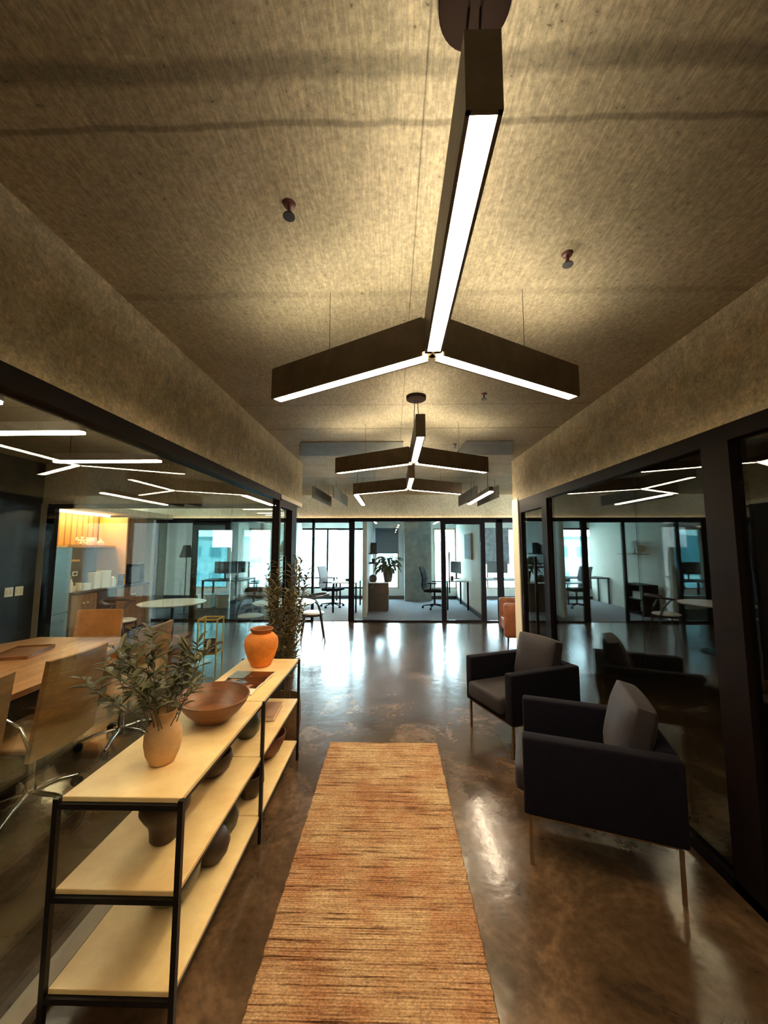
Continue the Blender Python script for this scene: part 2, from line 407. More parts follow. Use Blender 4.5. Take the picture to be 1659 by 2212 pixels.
b = BM(); box(b, -4.9, -4.8, -2.1, 5.04, 0, 2.49); box(b, -4.9, -4.8, -2.1, 5.12, 2.49, HC); struct('wall_conference_left', b, M['dark_wall'], 'dark glossy wall of the conference room with light switches')
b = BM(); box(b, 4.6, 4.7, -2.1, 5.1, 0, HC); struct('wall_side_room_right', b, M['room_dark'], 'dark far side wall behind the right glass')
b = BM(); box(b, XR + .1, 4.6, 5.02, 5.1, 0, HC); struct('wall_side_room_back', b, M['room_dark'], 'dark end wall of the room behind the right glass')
b = BM(); box(b, -7.2, 8.2, 8.28, 8.38, H2 + .03, HC); struct('wall_far', b, M['upper_wall'], 'tan wall band above the far office glazing')
b = BM(); box(b, -7.3, -7.2, 5.1, 12.3, 0, HC); struct('wall_far_left', b, M['wallpaint'])
b = BM(); box(b, 8.2, 8.3, 5.1, 12.3, 0, HC); struct('wall_far_right', b, M['wallpaint'])
b = BM(); box(b, -5.5, -5.28, 8.2, 8.3, 0, H2 + .03); struct('wall_kitchen_pier', b, M['cream'], 'cream wall pier between kitchen and far offices')
# cream end strips where the glass walls stop; left one paints a lit wall edge
b = BM(); box(b, XL - .11, XL + .006, 4.14, 5.1, H2 - .05, H2 + .0); struct('trim_1', b, M['cream'], 'cream strip standing for the lit wall edge over the end of the left glass wall')
b = BM(); box(b, XR - .012, XR + .1, 4.80, 5.02, 0, H2 + .03); struct('trim_2', b, M['cream'], 'cream corner strip ending the right glass wall')
# lower side sill on the left glass wall
b = BM(); box(b, XL - .06, XL + .02, .2, 4.1, 0, .045); struct('trim_3', b, M['jamb'], 'brown floor channel under the left glass wall')

def frame_glass(name, kind_label, frames, panes, fm, gm, extra=None):
    e = sempty(name, kind_label)
    b = BM()
    for f in frames: box(b, *f)
    obj('window_frame' if name.startswith('window') else 'door_frame', b, fm, e)
    for p in panes:
        b = BM(); box(b, *p); obj('pane', b, gm, e)
    if extra: extra(e)
    return e
t = .006
# left corridor glass wall
frame_glass('window_1', 'frameless left glass wall of the conference room under a black head rail',
    [(XL - .09, XL, -2.1, 4.16, H2 - .075, H2)],
    [(XL - .05, XL - .05 + 2 * t, y0 + .004, y1 - .004, .045, H2 - .07) for y0, y1 in ((-2.1, .2), (.2, 1.15), (1.15, 2.12), (2.12, 2.98), (2.98, 4.10))],
    M['black_frame'], M['glass_left'])
def handle_l(e):
    b = BM(); box(b, XL + .01, XL + .035, 4.25, 4.275, .95, 1.5); obj('door_handle', b, M['black_frame'], e)
frame_glass('door_1', 'black framed glass door at the end of the left glass wall',
    [(XL - .08, XL, 4.10, 4.15, 0, H2 - .05), (XL - .1, XL, 4.62, 4.84, 0, H2 - .05), (XL - .08, XL, 4.15, 4.62, 2.05, H2 - .05), (XL - .08, XL, 4.15, 4.62, 0, .05)],
    [(XL - .05, XL - .038, 4.15, 4.62, .05, 2.05), (XL - .05, XL - .038, 4.84, 5.1, .0, H2 - .05)], M['black_frame'], M['glass_left'], handle_l)
# back of the conference room
frame_glass('window_2', 'glass at the back of the conference room under a dark head rail',
    [(-4.78, XL - .1, 5.04, 5.1, H2 - .06, H2), (-4.72, -4.62, 5.03, 5.11, 0, H2 - .06), (-3.0, -2.94, 5.05, 5.09, .0, .03)],
    [(x0 + .005, x1 - .005, 5.06, 5.072, 0, H2 - .06) for x0, x1 in ((-3.35, -2.35), (-2.35, XL - .11))],
    M['black_frame'], M['glass_left'])
b = BM(); box(b, -4.80, -4.72, 5.02, 5.12, 0, H2); struct('trim_4', b, M['jamb'], 'beige jamb at the kitchen opening')
# right corridor glass wall
frame_glass('window_3', 'dark reflective right glass wall with black posts',
    [(XR, XR + .08, -2.1, 4.80, H2 - .08, H2), (XR, XR + .09, 1.80, 1.96, 0, H2 - .08), (XR, XR + .06, -2.1, 3.98, 0, .05), (XR, XR + .08, 3.94, 4.02, 0, H2 - .08)],
    [(XR + .03, XR + .042, y0 + .004, y1 - .004, .05, H2 - .08) for y0, y1 in ((-2.1, -.2), (-.2, 1.80), (1.96, 2.56), (2.56, 3.94))],
    M['black_frame'], M['glass_right'])
def handle_r(e):
    b = BM(); box(b, XR - .07, XR - .045, 4.13, 4.155, .35, 1.5)
    for z in (.5, 1.38): box(b, XR - .06, XR + .035, 4.135, 4.15, z, z + .015)
    obj('door_handle', b, M['black_frame'], e)
frame_glass('door_2', 'black framed glass door with a long vertical pull in the right wall',
    [(XR, XR + .06, 4.72, 4.80, 0, H2 - .08), (XR, XR + .06, 4.02, 4.07, 0, H2 - .08), (XR, XR + .06, 4.07, 4.72, 2.03, H2 - .08), (XR, XR + .06, 4.07, 4.72, 0, .03)],
    [(XR + .025, XR + .037, 4.07, 4.72, .03, 2.03)], M['black_frame'], M['glass_right'], handle_r)
# ----- far office fronts (y = 8.3)
YF = 8.3
def post(x, w=.05, d=.08): return (x - w / 2, x + w / 2, YF, YF + d, 0, H2 + .03)
hd = lambda x0, x1, z0=H2 - .05: (x0, x1, YF, YF + .08, z0, H2 + .03)
frame_glass('window_4', 'black framed glass front of the far left office',
    [post(-5.27, .06), post(-4.4, .1), hd(-5.3, -2.9), post(-3.5, .1), (-5.3, -2.9, YF, YF + .06, 0, .04), (-4.35, -3.55, YF, YF + .08, 1.98, H2)],
    [(-5.22, -4.46, YF + .03, YF + .04, .04, H2 - .05), (-4.34, -3.56, YF + .03, YF + .04, .04, 2.0), (-3.44, -2.93, YF + .03, YF + .04, .04, H2 - .05)], M['black_frame'], M['glass_office'])
frame_glass('window_5', 'black framed glass beside the open door of the left office',
    [hd(-2.9, -.92), post(-2.9, .06), post(-1.75, .05), (-2.9, -1.75, YF, YF + .06, 0, .04)],
    [(-2.86, -1.78, YF + .03, YF + .04, .04, H2 - .05)], M['black_frame'], M['glass_office'])
frame_glass('window_6', 'large glass front of the middle office in a thin black frame',
    [hd(-.96, 1.06, H2 - .025), post(-.90, .12), (-.84, 1.06, YF, YF + .06, 0, .03)],
    [(-.84, 1.06, YF + .03, YF + .04, .03, H2 - .02)], M['black_frame'], M['glass_office'])
def handle_f(e):
    b = BM(); box(b, 1.21, 1.235, YF - .06, YF - .035, .62, 1.5)
    for z in (.7, 1.4): box(b, 1.215, 1.23, YF - .05, YF + .01, z, z + .015)
    obj('door_handle', b, M['black_frame'], e)
frame_glass('door_3', 'black framed glass door of the middle office with a tall black pull',
    [post(1.11, .1), post(1.97, .1), (1.16, 1.92, YF, YF + .08, 2.10, H2 + .03), (1.16, 1.92, YF, YF + .07, 0, .04)],
    [(1.16, 1.92, YF + .03, YF + .04, .04, 2.10)], M['black_frame'], M['glass_office'], handle_f)
frame_glass('window_7', 'narrow glass pane and right office front in black frames',
    [hd(2.02, 5.4), post(2.34, .13), post(3.3, .1), post(4.6, .1), (2.02, 5.4, YF, YF + .06, 0, .03)],
    [(2.02, 2.28, YF + .03, YF + .04, .03, H2 - .04), (2.41, 3.25, YF + .03, YF + .04, .03, H2 - .04), (3.35, 4.55, YF + .03, YF + .04, .03, H2 - .04), (4.65, 5.4, YF + .03, YF + .04, .03, H2 - .04)], M['black_frame'], M['glass_office'])
frame_glass('window_8', 'office front beyond the right room',
    [hd(5.4, 8.2), post(5.4, .1), (5.4, 8.2, YF, YF + .06, 0, .03)], [(5.45, 8.2, YF + .03, YF + .04, .03, H2 - .04)], M['black_frame'], M['glass_office'])
# office back wall with window openings
YB = 11.9
openings = [(-6.3, -5.2), (-4.8, -3.55), (-2.95, -.72), (-.55, .2), (1.28, 2.0), (2.25, 4.0), (5.7, 6.9)]
b = BM()
box(b, -7.2, 8.2, YB, YB + .2, 0, .31); box(b, -7.2, 8.2, YB, YB + .2, 2.2, 2.5)
xs = [-7.2] + [v for o_ in openings for v in o_] + [8.2]
for i in range(0, len(xs), 2): box(b, xs[i], xs[i + 1], YB, YB + .2, .31, 2.2)
struct('wall_office_back', b, M['office_wall'], 'pale outer wall of the offices around the windows')
for i, (x0, x1) in enumerate(openings):
    fr = [(x0, x1, YB + .04, YB + .1, .31, .36), (x0, x1, YB + .04, YB + .1, 2.14, 2.2), (x0, x0 + .05, YB + .04, YB + .1, .36, 2.14), (x1 - .05, x1, YB + .04, YB + .1, .36, 2.14)]
    if x1 - x0 > 1.7:
        xm = x0 + (x1 - x0) * .4
        fr.append((xm - .025, xm + .025, YB + .04, YB + .1, .36, 2.14))
    frame_glass('window_%d' % (9 + i), None, fr, [(x0 + .05, x1 - .05, YB + .06, YB + .07, .36, 2.14)], M['jamb'] if i != 2 else M['black_frame'], M['glass_dimmed'] if i < 2 else M['glass_win'])
b = BM(); box(b, -7.2, 8.2, YB - .03, YB, 0, .1); struct('baseboard_back', b, M['dark_wall'], 'dark baseboard under the office windows')
b = BM(); box(b, .36, 1.16, 11.45, YB, 0, 2.42); struct('wall_column', b, M['col'], 'grey concrete column between the office windows')
b = BM(); box(b, -2.94, -2.86, 8.5, YB, 0, 2.42); struct('wall_partition_left', b, M['cream'], 'cream partition left of the open office')
b = BM(); box(b, -.68, -.62, 8.9, YB, 0, 2.42); struct('wall_partition_middle', b, M['office_wall'], 'pale partition left of the middle office')
frame_glass('window_16', 'short glass return beside the middle office partition', [(-.70, -.60, 8.84, 8.9, 0, 2.3)], [(-.655, -.645, YF + .08, 8.84, 0, 2.3)], M['jamb'], M['glass_office'])
b = BM(); box(b, 1.99, 2.05, 8.42, YB, 0, 2.42); struct('wall_partition_right', b, M['cream'], 'pale partition with a picture right of the middle office')
b = BM(); box(b, 1.955, 1.99, 8.42, YB, 0, .1); struct('baseboard_middle_office', b, M['dark_wall'])
b = BM(); box(b, 5.35, 5.42, 8.5, YB, 0, 2.42); struct('wall_partition_far_right', b, M['cream'])

# kitchen shell
b = BM(); box(b, -5.66, -5.56, 5.1, 8.2, 0, 2.2); struct('wall_kitchen', b, M['planks'], 'vertical oak plank wall of the kitchen recess')
b = BM(); box(b, -5.66, -4.85, 5.12, 8.2, 2.2, 2.3); struct('ceiling_kitchen', b, M['wallpaint'], 'lowered ceiling over the kitchen recess')
b = BM(); box(b, -5.555, -5.54, 5.75, 7.0, .92, 1.62); struct('wall_kitchen_backsplash', b, M['dark_stone'], 'dark stone backsplash behind the kitchen counter')

# ceiling patches
for i, (pts, lab) in enumerate((([(-1.0, 4.02), (.12, 4.02), (.12, 4.62), (-1.16, 4.62)], 'grey rectangular ceiling panel left of the second chevron light'),
        ([(.80, 4.02), (1.30, 4.02), (1.48, 4.62), (.78, 4.62)], 'grey ceiling panel with a slanted edge right of the second chevron light'))):
    b = BM(); prism(b, pts, HC - .012, HC - .0005); tag(obj('ceiling_panel', b, M['grey_panel']), lab, 'ceiling panel', 'grey ceiling panels')
def baffle(p0, p1, lab):
    b = BM(); bar(b, (p0[0], p0[1], 2.52), (p1[0], p1[1], 2.52), .02, .20)
    o = thing('acoustic_baffle', lab, 'baffle', (0, 0, 0), 0, 'grey acoustic baffles over the lounge')
    obj('panel', b, M['grey_panel'], o)
    for q in (.15, .85):
        x = p0[0] + (p1[0] - p0[0]) * q; y = p0[1] + (p1[1] - p0[1]) * q
        b = BM(); cyl(b, (x, y, 2.61), (x, y, HC + .004), .003, n=6); obj('cable', b, M['steel_black'], o)
baffle((-1.33, 6.2), (-1.25, 7.6), 'grey hanging baffle nearest the left wall corner')
baffle((-.98, 6.2), (-.92, 7.6), 'second grey hanging baffle from the left, beside the small lamp')
baffle((1.40, 6.2), (1.34, 7.6), 'grey hanging baffle right of the right linear lamp')
baffle((1.75, 6.2), (1.72, 7.6), 'grey hanging baffle nearest the right wall corner')

# ------------------------------------------------------------------ lights
def chevron(loc, lab, rz=0, cy_=-.665, cx_=.022):
    r = thing('pendant_light', lab, 'ceiling light', loc, rz, 'three-armed chevron pendants along the corridor')
    zb = 2.31; ht = .15; w = .062
    b = BM()
    for k, ang in enumerate((-90, 30, 150)):
        L = .80 if k == 0 else .83
        a = math.radians(ang); mx = Matrix.Rotation(a, 4, 'Z')
        # housing as two side cheeks, lid, end cap and bottom lips so the diffuser sits inside
        box(b, 0, L, -w / 2, w / 2, zb + .012, zb + ht - .008, mx)
        for s_ in (-1, 1): box(b, .03, L, min(s_ * w / 2, s_ * (w / 2 - .006)), max(s_ * w / 2, s_ * (w / 2 - .006)), zb + ht - .008, zb + ht, mx)
        box(b, L - .006, L, -w / 2 + .006, w / 2 - .006, zb + ht - .008, zb + ht, mx)
        box(b, .03, L, -w / 2, -w / 2 + .008, zb, zb + .012, mx)
        box(b, .03, L, w / 2 - .008, w / 2, zb, zb + .012, mx)
        box(b, L - .008, L, -w / 2, w / 2, zb, zb + .012, mx)
    obj('housing', b, M['housing'], r)
    for ang in (-90, 30, 150):
        L = .80 if ang == -90 else .83
        b = BM(); box(b, .05, L - .02, -w / 2 + .01, w / 2 - .01, zb + ht - .0075, zb + ht - .003, Matrix.Rotation(math.radians(ang), 4, 'Z'))
        obj('added_uplight', b, M['added_uplight'], r)  # strip added on top of each arm to brighten the ceiling
        b = BM(); box(b, .035, L - .008, -w / 2 + .008, w / 2 - .008, zb + .002, zb + .0115, Matrix.Rotation(math.radians(ang), 4, 'Z'))
        obj('diffuser', b, M['lamp'], r)
    cyy = cy_
    b = BM(); lathe(b, [(0, 0), (.067, 0), (.075, .006), (.075, .03), (0, .03)], 32, c=(cx_, cyy, HC - .031)); obj('canopy', b, M['canopy'], r, 40)
    for dx in (-.02, .02):
        b = BM(); cyl(b, (dx, cyy, zb + ht - .006), (dx * .6 + cx_, cyy, HC - .03), .0028, n=6); obj('cable', b, M['steel_black'], r)
    for ang in (30, 150):
        a = math.radians(ang); b = BM(); cyl(b, (.6 * L * math.cos(a), .6 * L * math.sin(a), zb + ht - .006), (.6 * L * math.cos(a), .6 * L * math.sin(a), HC), .0012, n=6); obj('cable', b, M['steel_black'], r)
    return r
c1 = chevron((.152, 1.355, 0), 'largest three-armed bronze chevron pendant, nearest, glowing warm along its underside')
chevron((.183, 3.18, 0), 'second bronze chevron pendant down the corridor, between the nearest and the farthest', 0, -.38, 0)
chevron((.20, 4.66, 0), 'farthest and smallest-looking chevron pendant in the corridor', 0, -.30, 0)
chevron((.14, -.95, 0), 'bronze chevron pendant added behind the viewpoint to light the near end')  # unseen extra pendant, added to light the near end of the corridor
def linear(loc, L, lab, grp, rz=0, m='lamp_far'):
    r = thing('linear_light', lab, 'ceiling light', loc, rz, grp)
    b = BM(); box(b, -.03, .03, -L / 2, L / 2, .012, .07)
    for s in (-1, 1): lathe(b, [(0, .012), (.03, .012), (.03, .07), (0, .07)], 16, c=(0, s * L / 2, 0))
    obj('housing', b, M['housing'], r)
    b = BM(); box(b, -.027, .027, -L / 2, L / 2, 0, .0115)
    for s in (-1, 1): lathe(b, [(0, 0), (.027, 0), (.027, .0115), (0, .0115)], 16, c=(0, s * L / 2, 0))
    obj('diffuser', b, M[m], r)
    for s in (-1, 1):
        b = BM(); cyl(b, (0, s * L * .38, .07), (0, s * L * .38, HC - loc[2] + .004), .0025, n=6); obj('cable', b, M['steel_black'], r)
    return r
linear((-.50, 5.78, 2.31), 1.2, 'short linear pendant beyond the left arm of the farthest chevron', 'linear pendants over the lounge')
linear((1.28, 5.58, 2.31), 1.4, 'rounded linear pendant at right beyond the chevrons', 'linear pendants over the lounge')
linear((-3.27, 5.65, 2.31), 1.1, 'linear pendant above the left round table, seen through the glass', 'linear pendants over the lounge')
for y, lab in ((1.76, 'linear pendant over the conference table cut by the left edge of the photo, nearest'), (2.27, 'middle and widest-looking linear pendant over the conference table'), (3.06, 'farthest linear pendant over the conference table')):
    linear((-2.39, y, 2.31), .86, lab, 'linear pendants over the conference table', PI / 2)
# warm cove strips lying on the ledges over the glazing
def cove(x0, x1, y0, y1, z, lab):
    b = BM(); box(b, x0, x1, y0, y1, z, z + .01); tag(obj('cove_light', b, M['cove']), lab, 'light strip', None)
b = BM(); box(b, -5.2, 6.0, 8.235, 8.30, H2 + .018, H2 + .03); box(b, -5.2, 6.0, 8.235, 8.24, H2 + .03, H2 + .05); struct('trim_5', b, M['black_frame'], 'black ledge lip over the far office glazing')
cove(-5.1, 5.9, 8.25, 8.27, H2 + .031, 'warm cove strip glowing over the far office glazing')
# kitchen cove strip
b = BM(); box(b, -5.36, -5.31, 5.85, 6.96, 2.165, 2.19); tag(obj('cove_light', b, M['strip']), 'long warm strip light under the kitchen recess ceiling', 'light strip')
# recessed downlights beyond
for x, y, lab in ((-4.2, 5.6, 'small recessed downlight left of the linear pendant near the kitchen'), (-2.95, 7.2, 'small recessed downlight in the ceiling over the lounge right of the kitchen')):
    r = thing('downlight', lab, 'ceiling light', (x, y, HC - .012), 0, 'recessed downlights')
    b = BM(); lathe(b, [(0, .01), (.05, .01), (.05, 0), (.04, 0), (.04, .006), (0, .006)], 24); obj('rim', b, M['white_plastic'], r)
    b = BM(); lathe(b, [(0, .001), (.038, .001), (.038, .005), (0, .005)], 20); obj('lens', b, M['lamp_far'], r)

# sprinklers
def sprinkler(x, y, lab):
    r = thing('sprinkler', lab, 'sprinkler', (x, y, HC), 0, 'ceiling sprinklers')
    b = BM(); lathe(b, [(0, 0), (.022, 0), (.018, -.008), (.006, -.01), (.006, -.03), (0, -.03)], 16); obj('body', b, M['red'], r)
    b = BM(); lathe(b, [(0, -.045), (.02, -.045), (.02, -.048), (0, -.048)], 16)
    for s in (-1, 1): cyl(b, (s * .006, 0, -.028), (s * .012, 0, -.046), .0018, n=6)
    obj('deflector', b, M['steel_black'], r)
sprinkler(-.345, 1.16, 'dark sprinkler head on the ceiling left of the nearest chevron')
sprinkler(.69, 1.40, 'dark sprinkler head on the ceiling right of the nearest chevron')
sprinkler(.69, 2.76, 'small sprinkler head right of the second chevron canopy')
sprinkler(.70, 4.15, 'smallest sprinkler head beyond the second chevron, on the right')

# ------------------------------------------------------------------ runner rug
b = BM()
random.seed(8)
n = 150
x0, x1, y0, y1 = -.515, .36, .75, 3.24
L_ = [(x0 + random.uniform(-.004, .004), y0 + (y1 - y0) * i / n) for i in range(n + 1)]
R_ = [(x1 + random.uniform(-.004, .004), y0 + (y1 - y0) * i / n) for i in range(n + 1)]
tp, lo = [], []
for (a, c_) in zip(L_, R_):
    tp.append([b.verts.new((a[0] + .006, a[1], .012)), b.verts.new((c_[0] - .006, c_[1], .012))])
    lo.append([b.verts.new((a[0], a[1], .001)), b.verts.new((c_[0], c_[1], .001))])
for i in range(n):
    b.faces.new((tp[i][0], tp[i][1], tp[i + 1][1], tp[i + 1][0]))
    b.faces.new((lo[i][0], lo[i + 1][0], lo[i + 1][1], lo[i][1]))
    b.faces.new((lo[i][0], tp[i][0], tp[i + 1][0], lo[i + 1][0]))
    b.faces.new((lo[i][1], lo[i + 1][1], tp[i + 1][1], tp[i][1]))
b.faces.new((lo[0][0], lo[0][1], tp[0][1], tp[0][0])); b.faces.new((lo[n][0], tp[n][0], tp[n][1], lo[n][1]))
bmesh.ops.recalc_face_normals(b, faces=b.faces)
tag(obj('runner_rug', b, M['rug']), 'long tan ribbed woven runner rug on the polished floor', 'rug')

# ------------------------------------------------------------------ console shelf
SX0, SX1, SY0, SYM, SY1 = -1.16, -.725, 1.365, 2.19, 3.0
con = thing('console_shelf', 'long three-tier console with cream stone shelves on thin black steel legs', 'shelf', ((SX0 + SX1) / 2, (SY0 + SY1) / 2, 0))
ox, oy = (SX0 + SX1) / 2, (SY0 + SY1) / 2
LV = (.14, .445, .74)
for z in LV:
    for ya, yb in ((SY0, SYM), (SYM, SY1)):
        b = BM(); box(b, SX0 + .012 - ox, SX1 - .004 - ox, ya + .004 - oy, yb - .004 - oy, z - .018, z, bev=.003)
        obj('shelf_board', b, M['travertine'], con)
for y in (SY0, SYM, SY1):
    for x in (SX0, SX1):
        b = BM(); zt = LV[2] - (.003 if y != SYM else .003)
        box(b, x - .009 - ox, x + .009 - ox, y - .009 - oy, y + .009 - oy, .0, zt); obj('leg', b, M['steel_black'], con)
b = BM()
for z in LV:
    for y in (SY0, SYM, SY1): box(b, SX0 + .009 - ox, SX1 - .009 - ox, y - .008 - oy, y + .008 - oy, z - .036, z - .0185)
    for x in (SX0 + .003, SX1 - .011):
        box(b, x - .006 - ox, x + .006 - ox, SY0 - oy + .009, SY1 - oy - .009, z - .03, z - .0185)
obj('rail', b, M['steel_black'], con)

ZT, ZM, ZB = .7405, .4455, .1405
def vase(name, lab, loc, prof, m, cat='vase', sx=1, sy=1, rz=0, grp=None, partname='body'):
    r = thing(name, lab, cat, loc, rz, grp)
    b = BM(); lathe(b, prof, 48, sx, sy); obj(partname, b, m, r, 50)
    return r
# tan vase with olive branches
v = vase('clay_vase', 'matte tan clay vase holding olive branches at the near end of the console top', (-.93, 1.585, ZT),
    [(0, 0), (.039, 0), (.047, .006), (.062, .04), (.069, .08), (.068, .112), (.056, .142), (.043, .156), (.040, .168), (.045, .188), (.048, .200), (.043, .200), (.037, .185), (.033, .17), (.036, .155), (.054, .13), (.06, .08), (.045, .03), (0, .012)], M['bisque'])
def branch_cluster(name, lab, loc, nst, h, spread, ll, lw, m, ms, bias=(0, 0), r0=.03, base_z=0., leaf_from=.3, nl=16, stem_r=.0022, droop=.25, cat='branches', parent=None, curve=.5, seed=1):
    random.seed(seed)
    r = parent or thing(name, lab, cat, loc)
    b = BM(); lf = BM()
    for i in range(nst):
        a = 2 * PI * i / nst + random.uniform(-.4, .4)
        out = spread * random.uniform(.35, 1.0); hh = h * random.uniform(.65, 1)
        ex = out * math.cos(a) + bias[0]; ey = out * math.sin(a) + bias[1]
        sx0 = r0 * .5 * math.cos(a); sy0 = r0 * .5 * math.sin(a)
        pts = []
        for k in range(9):
            q = k / 8
            w = q ** (1 + curve)
            pts.append(Vector((sx0 + ex * w + .01 * math.sin(5 * q + i), sy0 + ey * w + .01 * math.cos(4 * q + i), base_z + hh * (q - .18 * q * q * (out / max(spread, .01))))))
        tube(b, pts, [stem_r * (1.2 - .8 * k / 8) for k in range(9)], 5)
        for k in range(nl):
            q = leaf_from + (1 - leaf_from) * (k + random.random() * .6) / nl
            f = min(q, .999) * 8; j = int(f); p = pts[j].lerp(pts[min(j + 1, 8)], f - j)
            dd = (pts[min(j + 1, 8)] - pts[max(j - 1, 0)]).normalized()
            aa = random.uniform(0, 2 * PI)
            side = Vector((math.cos(aa), math.sin(aa), random.uniform(-.15, .5)))
            leaf(lf, p, dd * .55 + side * .9, ll * random.uniform(.6, 1.15), lw * random.uniform(.7, 1.15), droop * random.uniform(.2, 1.6))
    obj('stem', b, ms, r); obj('foliage', lf, m, r)
    return r
branch_cluster('olive_branches', 'bunch of dark green olive branches standing in the tan clay vase', (-.93, 1.585, ZT + .03), 24, .55, .27, .070, .021, M['leaf'], M['stem'], bias=(-.05, .0), base_z=0, leaf_from=.45, nl=17, curve=.45, seed=5)
# wooden bowl
r = thing('wooden_bowl', 'large oval brown wooden bowl in the middle of the console top', 'bowl', (-.905, 1.965, ZT), math.radians(40))
b = BM(); lathe(b, [(0, 0), (.06, 0), (.085, .012), (.125, .05), (.155, .09), (.168, .118), (.162, .12), (.148, .095), (.115, .055), (.075, .025), (0, .016)], 56, 1.0, 1.22)
obj('body', b, M['wood_bowl'], r, 50)
# magazine
r = thing('open_magazine', 'open glossy magazine showing a dark brown photograph, between bowl and orange vase', 'magazine', (-.945, 2.47, ZT), math.radians(-3))
def curved_page(bm, x0, x1, y0, y1, z0, lift, thick):
    n = 10; rows = []
    for i in range(n + 1):
        q = i / n; y = y0 + (y1 - y0) * q
        z = z0 + lift * math.sin(PI * min(1, abs(q - 0) * 1.0)) ** .8 * (1 - .3 * q)
        rows.append([bm.verts.new((x0, y, z)), bm.verts.new((x1, y, z)), bm.verts.new((x1, y, z - thick)), bm.verts.new((x0, y, z - thick))])
    for a, c_ in zip(rows, rows[1:]):
        for k in range(4): bm.faces.new((a[k], a[(k + 1) % 4], c_[(k + 1) % 4], c_[k]))
    bm.faces.new(rows[0]); bm.faces.new(rows[-1][::-1])
    bmesh.ops.recalc_face_normals(bm, faces=bm.faces)
b = BM(); curved_page(b, -.135, .135, 0, .20, .0085, .006, .008); curved_page(b, -.135, .135, 0, -.20, .0085, .006, .008); obj('pages', b, M['paper'], r)
b = BM(); curved_page(b, -.128, .128, .0, .192, .0105, .006, .0012); obj('printed_page', b, M['page'], r)
b = BM(); curved_page(b, -.128, .128, .0, -.15, .0105, .006, .0012); obj('printed_page', b, M['page'], r)
b = BM(); box(b, -.128, -.02, .03, .17, .0165, .0173); obj('pale_picture', b, mat('teal_print', (.16, .2, .19), .25, var=.4), r)
# orange vase
v = vase('orange_vase', 'round orange terracotta vase with a dark rim at the far end of the console top', (-.965, 2.83, ZT),
    [(0, 0), (.062, 0), (.07, .005), (.096, .06), (.116, .12), (.121, .165), (.112, .2), (.088, .225), (.07, .232)], M['terracotta'])
b = BM(); lathe(b, [(.07, .228), (.068, .238), (.078, .252), (.083, .262), (.078, .268), (.068, .262), (.06, .24), (.062, .228)], 48); obj('rim', b, M['terra_rim'], v, 50)
# middle tier
vase('footed_pot', 'dark brown footed clay pot on the middle shelf under the tan vase', (-.915, 1.60, ZM),
    [(0, 0), (.045, 0), (.052, .008), (.054, .04), (.06, .065), (.078, .09), (.092, .115), (.09, .15), (.08, .18), (.07, .185), (.078, .15), (.07, .11), (0, .09)], M['dark_clay'], 'pot')
vase('squat_bowl', 'dark brown squat bowl on the middle shelf behind the footed pot', (-.93, 2.03, ZM), [(0, 0), (.05, 0), (.085, .03), (.1, .07), (.092, .1), (.085, .1), (.09, .07), (.07, .03), (0, .02)], M['dark_clay'], 'bowl')
vase('glass_jar', 'smoky olive glass jar on the middle shelf near the centre leg', (-.90, 2.42, ZM), [(0, 0), (.05, 0), (.075, .03), (.08, .08), (.065, .13), (.045, .15), (.04, .15), (.058, .125), (.07, .08), (0, .02)], M['greenglass'], 'jar')
r = thing('book', 'pinkish brown hardcover book lying on the far end of the middle shelf', 'book', (-.885, 2.73, ZM), math.radians(4))
b = BM(); box(b, -.085, .082, -.12, .12, .003, .027); obj('pages', b, M['paper'], r)
b = BM(); box(b, -.088, .088, -.125, .125, 0, .003); box(b, -.088, .088, -.125, .125, .027, .030); box(b, -.09, -.086, -.125, .125, 0, .03); obj('cover', b, M['book_cover'], r)
# lower tier
vase('round_bowl', 'dark green round bowl on the lowest shelf at the near end', (-.93, 1.70, ZB), [(0, 0), (.05, 0), (.085, .03), (.11, .08), (.115, .13), (.108, .13), (.1, .08), (.07, .03), (0, .02)], M['greenglass'], 'bowl')
vase('squat_jar', 'dark squat jar on the lowest shelf just beyond the round bowl', (-.86, 1.90, ZB), [(0, 0), (.05, 0), (.075, .03), (.085, .07), (.07, .11), (.04, .13), (.035, .13), (.06, .1), (0, .02)], M['dark_clay'], 'jar')
vase('ribbed_jar', 'dark jar beside a round bowl on the lowest shelf, under the squat brown bowl', (-.87, 2.07, ZB), [(0, 0), (.04, 0), (.06, .03), (.07, .08), (.05, .13), (.03, .15), (.025, .15), (.05, .1), (0, .02)], M['greenglass'], 'jar')
vase('beaded_bowl', 'dark reddish brown bowl on the lowest shelf just beyond the centre leg', (-.85, 2.36, ZB), [(0, 0), (.045, 0), (.07, .03), (.082, .07), (.08, .12), (.07, .12), (.075, .07), (.06, .03), (0, .02)], M['dark_clay'], 'bowl')
vase('clay_bowl', 'wide reddish clay bowl at the far end of the lowest shelf', (-.90, 2.78, ZB), [(0, 0), (.06, 0), (.1, .04), (.13, .1), (.14, .15), (.134, .15), (.12, .1), (.09, .045), (0, .02)], mat('red_brown_clay', (.16, .055, .03), .6, var=.3), 'bowl')
